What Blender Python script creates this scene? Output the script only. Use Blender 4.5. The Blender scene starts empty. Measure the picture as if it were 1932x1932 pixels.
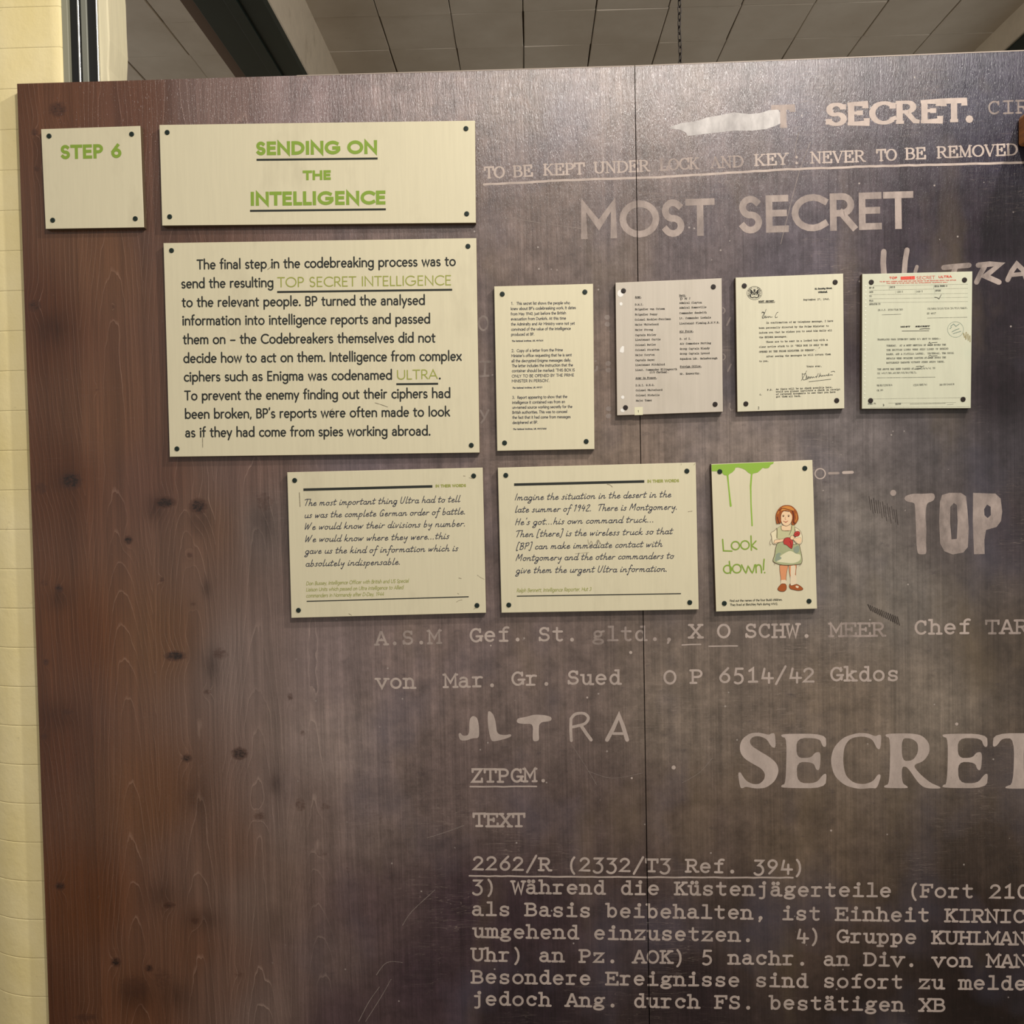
import bpy, bmesh, math, random
import numpy as np
from mathutils import Vector, Matrix
random.seed(7)
rng = np.random.default_rng(7)
S = bpy.context.scene
COL = S.collection

# ------------------------------------------------------------------ camera
F = 1750.0                      # focal length in pixels of the 1932 frame
DIST = 1.75                     # camera to display panel, metres
EYE = 1.5
YAW, PITCH, ROLL = [math.radians(a) for a in (1.125, 1.635, -1.115)]
def rot(y, t, r):
    Ry = np.array([[math.cos(y),0,math.sin(y)],[0,1,0],[-math.sin(y),0,math.cos(y)]])
    Rx = np.array([[1,0,0],[0,math.cos(t),-math.sin(t)],[0,math.sin(t),math.cos(t)]])
    Rz = np.array([[math.cos(r),-math.sin(r),0],[math.sin(r),math.cos(r),0],[0,0,1]])
    return Rz @ Rx @ Ry
RM = rot(YAW, PITCH, ROLL)      # camera(x right, y down, z forward) <- world(x right, down, into wall)
cam_d = bpy.data.cameras.new('camera'); cam = bpy.data.objects.new('camera', cam_d); COL.objects.link(cam)
cam_d.sensor_width = 36.0; cam_d.lens = F/1932*36.0; cam_d.clip_start = .02
r0, r1, r2 = RM
w2b = lambda v: Vector((v[0], v[2], -v[1]))
cx_, cy_, cz_ = w2b(r0), -w2b(r1), -w2b(r2)
cam.matrix_world = Matrix(((cx_.x,cy_.x,cz_.x,0),(cx_.y,cy_.y,cz_.y,-DIST),(cx_.z,cy_.z,cz_.z,EYE),(0,0,0,1)))
S.camera = cam
def ray(px, py):
    d = RM.T @ np.array([(px-966)/F, (py-966)/F, 1.0])
    return d[0], d[2], -d[1]
def at_y(px, py, y=0.0):        # pixel -> point on the vertical plane at depth y
    dx, dy, dz = ray(px, py); t = (y+DIST)/dy
    return Vector((dx*t, y, EYE+dz*t))
def at_z(px, py, z):            # pixel -> point on the horizontal plane at height z
    dx, dy, dz = ray(px, py); t = (z-EYE)/dz
    return Vector((dx*t, dy*t-DIST, z))

# ------------------------------------------------------------------ light
S.view_settings.view_transform = 'Standard'; S.view_settings.look = 'None'
S.view_settings.gamma = 1.0; S.view_settings.use_curve_mapping = False
S.view_settings.exposure = .16
world = bpy.data.worlds.new('world'); S.world = world; world.use_nodes = True
bg = world.node_tree.nodes['Background']
bg.inputs[0].default_value = (1.0, .945, .87, 1); bg.inputs[1].default_value = .42
def lamp(name, loc, target, watts, size, color, spread=180):
    l = bpy.data.lights.new(name, 'AREA'); l.shape = 'DISK'; l.size = size; l.energy = watts; l.color = color
    l.spread = math.radians(spread)
    o = bpy.data.objects.new(name, l); COL.objects.link(o); o.location = loc
    o.rotation_euler = (Vector(target)-Vector(loc)).to_track_quat('-Z','Y').to_euler()
    return o
# the glare near the seam and the plaque shadows (down and to one side) give two ceiling spots in front of the boards
lamp('ceiling_spot_offscreen', (.62,-2.1,3.2), (.0,0,1.1), 36, .09, (1,.95,.89))
lamp('ceiling_spot_offscreen', (1.35,-1.2,3.42), (-.1,0,.3), 40, .11, (1,.95,.88))

# ------------------------------------------------------------------ helpers
def lin(c):
    c = np.array(c[:3], float)/255
    return tuple(np.where(c <= .04045, c/12.92, ((c+.055)/1.055)**2.4))
def tag(o, label=None, cat=None, group=None, kind=None):
    if label: o['label'] = label
    if cat: o['category'] = cat
    if group: o['group'] = group
    if kind: o['kind'] = kind
    return o
def empty(name, loc=(0,0,0)):
    o = bpy.data.objects.new(name, None); COL.objects.link(o); o.location = loc
    o.empty_display_size = .05
    return o
def link(name, me, mats, parent=None, loc=None):
    if not isinstance(mats, (list, tuple)): mats = [mats]
    if len(me.materials) == 0:
        for m in mats: me.materials.append(m)
    o = bpy.data.objects.new(name, me); COL.objects.link(o)
    if loc is not None: o.location = loc
    if parent is not None: o.parent = parent
    return o
def mesh(name, verts, faces, smooth=False, idx=None):
    me = bpy.data.meshes.new(name); me.from_pydata([tuple(v) for v in verts], [], faces)
    if idx is not None: me.polygons.foreach_set('material_index', idx)
    if smooth: me.polygons.foreach_set('use_smooth', [True]*len(me.polygons))
    me.update(); return me
def bm_mesh(name, bm, smooth=False):
    me = bpy.data.meshes.new(name); bm.to_mesh(me); bm.free()
    if smooth: me.polygons.foreach_set('use_smooth', [True]*len(me.polygons))
    return me
def box_bm(bm, x0, x1, y0, y1, z0, z1, bevel=0, seg=1):
    r = bmesh.ops.create_cube(bm, size=1)
    for v in r['verts']:
        v.co = ((x0+x1)/2+v.co.x*(x1-x0), (y0+y1)/2+v.co.y*(y1-y0), (z0+z1)/2+v.co.z*(z1-z0))
    if bevel:
        es = list({e for v in r['verts'] for e in v.link_edges})
        bmesh.ops.bevel(bm, geom=es, offset=bevel, segments=seg, affect='EDGES', profile=.5)
    return bm
def box(name, x0, x1, y0, y1, z0, z1, mat, parent=None, bevel=0, seg=1):
    return link(name, bm_mesh(name, box_bm(bmesh.new(), x0,x1,y0,y1,z0,z1,bevel,seg)), mat, parent)

# ------------------------------------------------------------------ materials
class N:
    def __init__(s, name):
        s.m = bpy.data.materials.new(name); s.m.use_nodes = True; s.t = s.m.node_tree
        s.b = s.t.nodes['Principled BSDF']; s.out = s.t.nodes['Material Output']
    def n(s, typ, **kw):
        o = s.t.nodes.new(typ)
        for k, v in kw.items(): setattr(o, k, v)
        return o
    def l(s, a, b): s.t.links.new(a, b)
    def val(s, sock, v):
        if hasattr(v, 'node') or isinstance(v, bpy.types.NodeSocket): s.l(v, sock)
        else: sock.default_value = v
    def math(s, op, a, b=None, c=None, clamp=False):
        o = s.n('ShaderNodeMath', operation=op); o.use_clamp = clamp
        for i, v in enumerate((a, b, c)):
            if v is not None: s.val(o.inputs[i], v)
        return o.outputs[0]
    def coord(s, scale=(1,1,1), rot=(0,0,0)):
        g = s.n('ShaderNodeNewGeometry'); m = s.n('ShaderNodeMapping')
        m.inputs['Scale'].default_value = scale; m.inputs['Rotation'].default_value = rot
        s.l(g.outputs['Position'], m.inputs['Vector']); return m.outputs[0]
    def noise(s, scale=(1,1,1), detail=3, rough=.5, rot=(0,0,0), dist=0):
        o = s.n('ShaderNodeTexNoise'); o.inputs['Scale'].default_value = 1
        o.inputs['Detail'].default_value = detail; o.inputs['Roughness'].default_value = rough
        o.inputs['Distortion'].default_value = dist
        s.l(s.coord(scale, rot), o.inputs['Vector']); return o.outputs['Fac']
    def ramp(s, fac, lo, hi, a=0., b=1.):
        o = s.n('ShaderNodeMapRange'); o.clamp = True
        s.val(o.inputs[0], fac); o.inputs[1].default_value = lo; o.inputs[2].default_value = hi
        s.val(o.inputs[3], a); s.val(o.inputs[4], b); return o.outputs[0]
    def mix(s, fac, a, b, mode='MIX'):
        o = s.n('ShaderNodeMix', data_type='RGBA', blend_type=mode)
        s.val(o.inputs[0], fac)
        for i, v in ((6, a), (7, b)):
            if isinstance(v, bpy.types.NodeSocket): s.l(v, o.inputs[i])
            else: o.inputs[i].default_value = (*v[:3], 1)
        return o.outputs[2]
    def attr(s, name, out='Fac'):
        o = s.n('ShaderNodeAttribute'); o.attribute_name = name; return o.outputs[out]
    def grey(s, v):
        o = s.n('ShaderNodeCombineColor')
        for i in range(3): s.val(o.inputs[i], v)
        return o.outputs[0]
    def base(s, c):
        if isinstance(c, bpy.types.NodeSocket): s.l(c, s.b.inputs['Base Color'])
        else: s.b.inputs['Base Color'].default_value = (*c, 1)
    def fin(s, rough=.5, metal=0, spec=.5):
        s.val(s.b.inputs['Roughness'], rough); s.b.inputs['Metallic'].default_value = metal
        s.b.inputs['Specular IOR Level'].default_value = spec
        return s.m
    def bump(s, h, strength=.3, dist=.001):
        o = s.n('ShaderNodeBump'); o.inputs['Strength'].default_value = strength; o.inputs['Distance'].default_value = dist
        s.l(h, o.inputs['Height']); s.l(o.outputs[0], s.b.inputs['Normal'])

def plain(name, c, rough=.5, metal=0, spec=.5):
    a = N(name); a.base(lin(c)); return a.fin(rough, metal, spec)
def paint(name, c, rough=.55, amt=.10, streak=(160,160,9), dirt=.10, dirtc=(120,108,84), spec=.4):
    a = N(name)
    f = a.ramp(a.noise(streak, 3, .6), .25, .75, 1-amt, 1+amt*.5)
    c1 = a.mix(1., lin(c), a.grey(f), 'MULTIPLY')
    d = a.ramp(a.noise((9,9,4), 5, .65), .56, .78, 0, dirt*2.2)
    a.base(a.mix(d, c1, lin(dirtc)))
    a.bump(a.noise(streak, 2, .6), .12, .0006)
    return a.fin(rough, 0, spec)
def worn(name, c, lo=.7, hi=1., rough=.6, scale=(70,70,70), spec=.3):
    a = N(name); a.base(lin(c)); a.fin(rough, 0, spec)
    w = a.math('MULTIPLY', a.ramp(a.noise(scale, 4, .65), .32, .62, lo, hi), a.ramp(a.noise((420,420,260), 3, .6), .27, .36, .55, 1))
    a.l(w, a.b.inputs['Alpha']); return a.m

INK = plain('dark_ink', (44,46,42), .6, spec=.2)
INKB = plain('blue_black_ink', (50,52,66), .6, spec=.2)
INKT = worn('typewriter_ink', (40,38,34), .80, 1.0, .7, (900,900,900))
INKF = worn('faded_typewriter_ink', (70,72,66), .40, .85, .7, (300,300,300))
GREEN = plain('green_print', (126,152,58), .55, spec=.25)
GREENL = plain('pale_green_print', (146,150,72), .55, spec=.25)
RED = worn('red_print', (196,66,46), .7, 1.0, .6, (700,700,700))
CAP = plain('dark_green_screw_cap', (26,38,32), .45, spec=.3)
CAPB = plain('dark_brown_screw_cap', (36,27,22), .5, spec=.3)
MURAL = worn('mural_lettering', (176,160,150), .74, 1.0, .6, (30,30,16))
MURALB = worn('mural_lettering_worn', (168,152,143), .34, .88, .6, (24,24,12))
MURALF = worn('mural_lettering_faint', (152,138,130), .30, .72, .6, (50,50,25))

# ------------------------------------------------------------------ strokes and lettering
def parse(spec):
    out = []
    for st in spec.split('|'):
        pts = []; mult = 1.0; dot = False
        for tk in st.split():
            if tk[0] == '*': mult = float(tk[1:]); continue
            if tk[0] == '!':
                pts.append(tuple(map(float, tk[1:].split(',')))); dot = True; continue
            if tk[0] == '@':
                a, b, rx, ry, t0, t1 = map(float, tk[1:].split(','))
                n = max(2, int(abs(t1-t0)/18))
                for i in range(n+1):
                    t = math.radians(t0+(t1-t0)*i/n)
                    p = (a+rx*math.cos(t), b+ry*math.sin(t))
                    if not pts or abs(p[0]-pts[-1][0])+abs(p[1]-pts[-1][1]) > .5: pts.append(p)
                continue
            p = tuple(map(float, tk.split(',')))
            if not pts or abs(p[0]-pts[-1][0])+abs(p[1]-pts[-1][1]) > .5: pts.append(p)
        out.append((pts, mult, dot))
    return out
def font(text):
    d = {}
    for ln in text.strip().split('\n'):
        if not ln.strip(): continue
        ch, adv, spec = ln.split(None, 2)
        d[ch] = (float(adv), parse(spec))
    return d
SANS = font('''
a 58 @27,45,19,21,150,0 46,0|46,38 24,38 @24,19,17,19,90,270 @26,21,20,21,270,330
b 66 8,112 8,0|@34,33,26,33,180,540
c 54 @34,33,27,33,50,310
d 66 58,112 58,0|@32,33,26,33,0,360
e 61 7,34 55,34|55,34 @31,33,24,33,0,310
f 38 @32,94,16,18,80,180 16,0|2,66 34,66
g 66 58,66 58,-8 @33,-10,25,26,0,-150|@32,33,26,33,0,360
h 62 8,112 8,0|8,40 @31,42,23,24,180,0 54,0
i 20 10,66 10,0|!10,92
j 20 10,66 10,-16 @-2,-16,12,18,0,-80|!10,92
k 54 8,112 8,0|48,66 8,28|22,40 52,0
l 20 10,112 10,0
m 92 8,66 8,0|8,42 @27,44,19,22,180,0 46,0|46,42 @65,44,19,22,180,0 84,0
n 62 8,66 8,0|8,40 @31,42,23,24,180,0 54,0
o 68 @34,33,28,33,0,360
p 66 8,66 8,-36|@34,33,26,33,180,540
q 66 58,66 58,-36|@32,33,26,33,0,360
r 40 8,66 8,0|8,38 @30,42,22,24,180,75
s 46 @23,49,16,17,40,262 @23,16,17,16,85,-145
t 40 16,90 16,16 @28,16,12,16,180,290|2,66 36,66
u 62 8,66 8,24 @31,24,23,24,180,360|54,66 54,0
v 56 4,66 28,0 52,66
w 84 4,66 23,0 42,66 61,0 80,66
x 54 4,66 50,0|50,66 4,0
y 56 4,66 29,0|52,66 16,-36
z 50 4,66 46,66 4,0 46,0
A 78 3,0 39,100 75,0|15,32 63,32
B 64 9,0 9,100|9,100 32,100 @32,77,21,23,90,-90 9,54|32,54 @33,27,25,27,90,-90 9,0
C 86 @52,50,45,50,48,312
D 84 9,0 9,100|9,100 30,100 @30,50,47,50,90,-90 9,0
E 58 50,100 9,100 9,0 50,0|9,52 46,52
F 54 50,100 9,100 9,0|9,52 46,52
G 102 @52,50,45,50,50,335 92,46 60,46
H 82 9,0 9,100|73,0 73,100|9,52 73,52
I 20 10,0 10,100
J 40 30,100 30,24 @14,24,16,24,0,-110
K 66 9,0 9,100|58,100 9,46|26,62 62,0
L 50 9,100 9,0 46,0
M 96 9,0 9,100 48,34 87,100 87,0
N 84 9,0 9,100 75,0 75,100
O 100 @50,50,44,50,0,360
P 60 9,0 9,100|9,100 32,100 @32,73,22,27,90,-90 9,46
Q 100 @50,50,44,50,0,360|60,24 92,-4
R 64 9,0 9,100|9,100 32,100 @32,73,22,27,90,-90 9,46|30,46 60,0
S 58 @29,74,20,26,40,262 @29,24,21,25,85,-150
T 66 3,100 63,100|33,100 33,0
U 80 9,100 9,34 @40,34,31,34,180,360 71,100
V 76 3,100 38,0 73,100
W 112 3,100 30,0 56,100 82,0 109,100
X 70 5,100 65,0|65,100 5,0
Y 68 3,100 34,46 65,100|34,46 34,0
Z 62 6,100 56,100 6,0 58,0
0 66 @33,50,26,50,0,360
1 46 12,82 30,100 30,0
2 62 @30,72,22,28,170,-40 6,0 56,0
3 60 @28,75,20,25,140,-90|@28,26,24,26,90,-140
4 66 46,0 46,100 4,28 62,28
5 60 50,100 16,100 12,56 @28,32,24,32,130,-140
6 66 44,100 12,46|@34,30,24,30,0,360
7 58 6,100 54,100 22,0
8 64 @32,76,18,24,0,360|@32,26,24,26,0,360
9 66 20,0 54,56|@32,70,24,30,0,360
. 20 !10,4
, 20 11,6 6,-14
’ 18 10,112 7,90
‘ 18 7,112 10,90
– 62 8,36 54,36
- 36 6,36 30,36
: 20 !10,4|!10,58
/ 46 4,-10 42,110
! 22 11,100 11,28|!11,4
''')
TW = font('''
a 100 @44,56,24,20,150,0 68,12 @78,12,10,12,180,270 90,0|68,44 40,44 @40,22,24,22,90,270 @44,26,24,26,270,340
b 100 6,110 24,110 24,0|@52,37,28,38,180,540
c 100 @52,38,32,38,40,320|!76,60
d 100 52,110 74,110 74,0 92,0|@46,37,28,38,0,360
e 100 18,40 82,40|82,40 @50,38,32,38,0,315
f 100 @74,88,24,22,60,180 50,0|22,0 76,0|22,74 76,74
g 100 @46,52,24,22,0,360|34,34 24,22 36,10|@48,-10,34,18,0,360|66,68 88,74
h 100 6,110 24,110 24,0|6,0 40,0|24,48 @49,50,25,26,180,0 74,0|60,0 92,0
i 100 24,74 52,74 52,0|18,0 86,0|!52,104
j 100 30,74 62,74 62,-10 @42,-10,20,18,0,-120|!62,104
k 100 6,110 26,110 26,0|6,0 44,0|26,32 70,72|56,74 88,74|44,46 76,0|60,0 94,0
l 100 24,110 52,110 52,0|18,0 86,0
m 100 0,74 16,74 16,0|2,0 30,0|16,50 @33,54,17,22,180,0 50,0|40,0 62,0|50,50 @67,54,17,22,180,0 84,0|74,0 98,0
n 100 6,74 24,74 24,0|6,0 42,0|24,48 @49,50,25,26,180,0 74,0|58,0 92,0
o 100 @50,37,34,38,0,360
p 100 4,74 24,74 24,-28|6,-28 46,-28|@52,37,28,38,180,540
q 100 96,74 76,74 76,-28|54,-28 94,-28|@48,37,28,38,0,360
r 100 12,74 36,74 36,0|12,0 66,0|36,44 @64,50,28,26,180,60
s 100 @50,56,26,20,30,262 @50,18,28,19,85,-160|76,72 76,58|22,20 22,4
t 100 42,104 42,20 @62,20,20,20,180,320|16,74 78,74
u 100 6,74 24,74 24,26 @46,26,22,26,180,350|56,74 74,74 74,0 94,0
v 100 14,74 48,0 82,74|2,74 34,74|66,74 98,74
w 100 10,74 28,0 50,66 72,0 90,74|0,74 24,74|76,74 100,74
x 100 16,74 84,0|84,74 16,0|6,74 36,74|66,74 94,74|4,0 36,0|64,0 96,0
y 100 14,74 50,2|84,74 44,-20 @30,-16,14,12,-30,-160|2,74 34,74|66,74 98,74
z 100 18,58 18,74 80,74 18,0 82,0 82,18
ä 100 @44,56,24,20,150,0 68,12 @78,12,10,12,180,270 90,0|68,44 40,44 @40,22,24,22,90,270 @44,26,24,26,270,340|!30,104|!62,104
ü 100 6,74 24,74 24,26 @46,26,22,26,180,350|56,74 74,74 74,0 94,0|!34,104|!66,104
A 100 12,0 46,102 54,102 88,0|26,36 74,36|0,0 30,0|70,0 100,0
B 100 20,0 20,102|4,102 52,102 @52,78,26,24,90,-90 20,54|54,54 @54,27,32,27,90,-90 4,0
C 100 @52,51,38,51,45,315|80,100 80,74
D 100 18,0 18,102|4,102 44,102 @44,51,44,51,90,-90 4,0
E 100 20,0 20,102|4,102 86,102 86,80|4,0 90,0 90,24|20,54 60,54|60,66 60,42
F 100 22,0 22,102|6,102 88,102 88,80|6,0 50,0|22,54 60,54|60,66 60,42
G 100 @50,51,38,51,45,345|80,100 80,76|54,42 96,42|86,42 86,6
H 100 20,0 20,102|80,0 80,102|20,54 80,54|4,0 36,0|4,102 36,102|64,0 96,0|64,102 96,102
I 100 50,0 50,102|18,0 82,0|18,102 82,102
J 100 66,102 66,28 @40,28,26,28,0,-170|40,102 90,102
K 100 22,0 22,102|6,0 42,0|6,102 40,102|80,102 22,44|40,62 78,0|62,102 94,102|62,0 98,0
L 100 32,0 32,102|10,102 56,102|10,0 88,0 88,30
M 100 14,0 14,102 50,36 86,102 86,0|0,0 30,0|70,0 100,0|0,102 14,102|86,102 100,102
N 100 18,0 18,102 82,0 82,102|2,0 36,0|2,102 18,102|64,102 98,102
O 100 @50,51,38,51,0,360
P 100 22,0 22,102|6,0 46,0|6,102 54,102 @54,75,28,27,90,-90 22,48
Q 100 @50,51,38,51,0,360|44,14 86,-16
R 100 20,0 20,102|4,0 40,0|4,102 54,102 @54,76,26,26,90,-90 20,50|50,50 80,0 98,0
S 100 @50,76,28,26,35,262 @50,26,32,26,85,-155|78,100 78,80|18,24 18,2
T 100 50,0 50,102|28,0 72,0|8,76 8,102 92,102 92,76
U 100 18,102 18,32 @50,32,32,32,180,360 82,102|2,102 36,102|64,102 98,102
V 100 14,102 50,0 86,102|0,102 32,102|68,102 100,102
W 100 8,102 28,0 50,84 72,0 92,102|-2,102 24,102|76,102 102,102
X 100 14,102 86,0|86,102 14,0|4,102 32,102|68,102 96,102|2,0 34,0|66,0 98,0
Y 100 10,102 50,48 90,102|50,48 50,0|30,0 70,0|0,102 26,102|74,102 100,102
Z 100 16,80 16,102 84,102 14,0 86,0 86,26
0 100 @50,54,32,54,0,360
1 100 26,88 52,108 52,0|22,0 82,0
2 100 @48,78,30,28,170,-45 16,0 84,0
3 100 20,104 78,104 46,64 @44,22,36,42,80,-140
4 100 34,106 20,30 94,30|66,72 66,-8
5 100 78,108 32,108 26,60 @44,26,34,38,110,-130
6 100 74,112 34,66 19,38|@50,32,32,34,0,360
7 100 16,84 16,104 84,104 44,0
8 100 @50,80,24,26,0,360|@50,26,32,28,0,360
9 100 26,-8 66,40 80,70|@50,74,30,32,0,360
( 100 @96,42,50,84,122,238
) 100 @4,42,50,84,58,-58
/ 100 84,122 16,-22
. 100 !50,6
, 100 !50,6|54,6 42,-22
: 100 !50,6|!50,60
- 100 22,38 78,38
“ 100 36,108 36,80|64,108 64,80
” 100 36,108 36,80|64,108 64,80
’ 100 54,108 46,80
''')
HAND = font('''
a 48 @22,22,18,22,40,330|42,44 38,10 46,0 56,10
b 46 12,95 8,8 24,0 40,18 30,42 12,34
c 38 38,38 24,44 8,28 10,6 24,0 42,10
d 50 @22,22,18,22,40,330|48,95 40,8 48,0 58,10
e 40 8,20 34,30 24,44 8,30 10,4 26,0 44,12
f 38 46,84 36,97 26,80 14,-40 4,-34|8,42 42,47
g 46 @22,22,18,22,40,330|42,42 36,-30 20,-46 4,-34 46,6
h 50 14,95 6,0|8,24 26,43 38,36 36,8 44,0 56,10
i 24 10,44 8,6 14,0 28,10|!15,66
k 48 14,95 6,0|38,44 10,22 22,20 38,0 52,8
l 26 16,95 8,12 14,0 30,10
m 74 8,44 6,0|8,26 22,43 30,36 30,0|30,24 46,43 54,36 54,8 62,0 74,10
n 52 8,44 6,0|8,24 26,43 38,36 36,8 44,0 56,10
o 44 @22,22,18,22,90,450 46,40
p 46 8,44 2,-44|8,24 26,44 42,30 30,2 8,4
r 36 8,44 6,0|8,24 22,42 38,40
s 34 34,40 22,45 12,34 28,16 20,0 2,4
t 34 18,80 10,10 18,0 34,10|-2,50 38,55
u 50 8,44 8,8 22,0 40,16|44,44 40,8 46,0 58,10
v 40 6,44 14,0 38,46
w 62 6,44 12,2 32,36 36,2 60,47
y 46 8,44 12,14 26,14 42,40|44,44 30,-44 16,-34
z 40 8,42 38,42 6,2 40,2
T 50 0,82 22,92 66,92|34,92 22,0
U 58 8,92 6,20 20,0 40,14 52,92
W 84 6,92 10,2 36,70 42,2 74,96
G 62 54,78 36,93 10,50 16,6 36,4 50,36 32,38|50,36 50,0
I 22 18,92 8,0
M 78 4,0 20,92 36,30 66,92 64,0
H 54 12,90 6,0|50,90 42,0|8,46 46,48
B 52 14,90 8,0|2,84 38,92 36,56 14,48 46,38 36,2 6,0
P 50 14,90 8,0|2,82 42,92 42,56 12,44
D 60 12,90 8,0|2,84 40,88 56,48 34,4 6,0
N 60 6,0 14,90 44,4 52,90
1 30 6,76 22,90 12,0
9 44 38,76 24,90 8,66 24,54 38,76 28,0
4 50 22,90 8,40 46,42|40,70 30,0
2 46 8,72 26,92 40,74 6,4 46,2
. 20 !8,2
’ 16 12,97 8,80
[ 30 28,98 12,98 6,-12 24,-12
] 30 6,98 24,98 18,-12 2,-12
''')
SERIF = font('''
A 72 *.5 6,0 35,100|35,100 64,0|*.5 16,34 54,34|-4,0 18,0|52,0 76,0
B 70 14,0 14,100|2,100 36,100 @36,77,20,23,90,-90 14,54|38,54 @38,27,24,27,90,-90 2,0
C 80 @46,50,38,50,45,318|74,100 74,70|74,30 78,10
D 82 14,0 14,100|2,100 36,100 @36,50,38,50,90,-90 2,0
E 72 14,0 14,100|2,100 60,100 60,76|2,0 64,0 64,26|14,54 42,54|42,66 42,42
K 78 14,0 14,100|2,0 28,0|2,100 28,100|*.6 60,100 14,44|28,58 62,0|48,100 72,100|50,0 76,0
L 66 14,0 14,100|2,100 28,100|2,0 60,0 60,28
M 92 *.6 14,0 14,100|14,100 45,6|*.6 45,6 76,100|76,100 76,0|0,0 26,0|64,0 90,0|2,100 16,100|74,100 90,100
N 82 *.6 14,0 14,100|14,100 66,0|*.6 66,0 66,100|2,0 26,0|2,100 14,100|54,100 78,100
O 84 @42,50,36,50,0,360
P 66 14,0 14,100|2,0 30,0|2,100 36,100 @36,74,22,26,90,-90 14,48
R 78 14,0 14,100|2,0 28,0|2,100 36,100 @36,76,22,24,90,-90 14,52|36,52 62,4 78,0
S 62 @30,74,22,26,35,262 @30,26,24,26,85,-152|52,100 52,74|6,28 6,0
T 72 35,0 35,100|22,0 48,0|2,74 2,100 68,100 68,74
U 80 14,100 14,32 @40,32,26,32,180,360 66,100|2,100 26,100|54,100 78,100
V 76 8,100 37,0|*.5 37,0 66,100|-2,100 20,100|54,100 76,100
Y 72 8,100 35,48|*.5 62,100 35,48|35,48 35,0|22,0 48,0|-2,100 20,100|52,100 74,100
. 24 !10,5
: 24 !10,5|!10,60
''')
def smooth_pts(p, n=4):
    if len(p) < 3: return p
    q = [p[0]]+list(p)+[p[-1]]; out = []
    for i in range(1, len(q)-2):
        a, b, c, d = (np.array(q[i+k]) for k in (-1,0,1,2))
        for k in range(n):
            t = k/n
            out.append(tuple(.5*((2*b)+(c-a)*t+(2*a-5*b+4*c-d)*t*t+(3*b-a-3*c+d)*t**3)))
    out.append(tuple(p[-1])); return out

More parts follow.
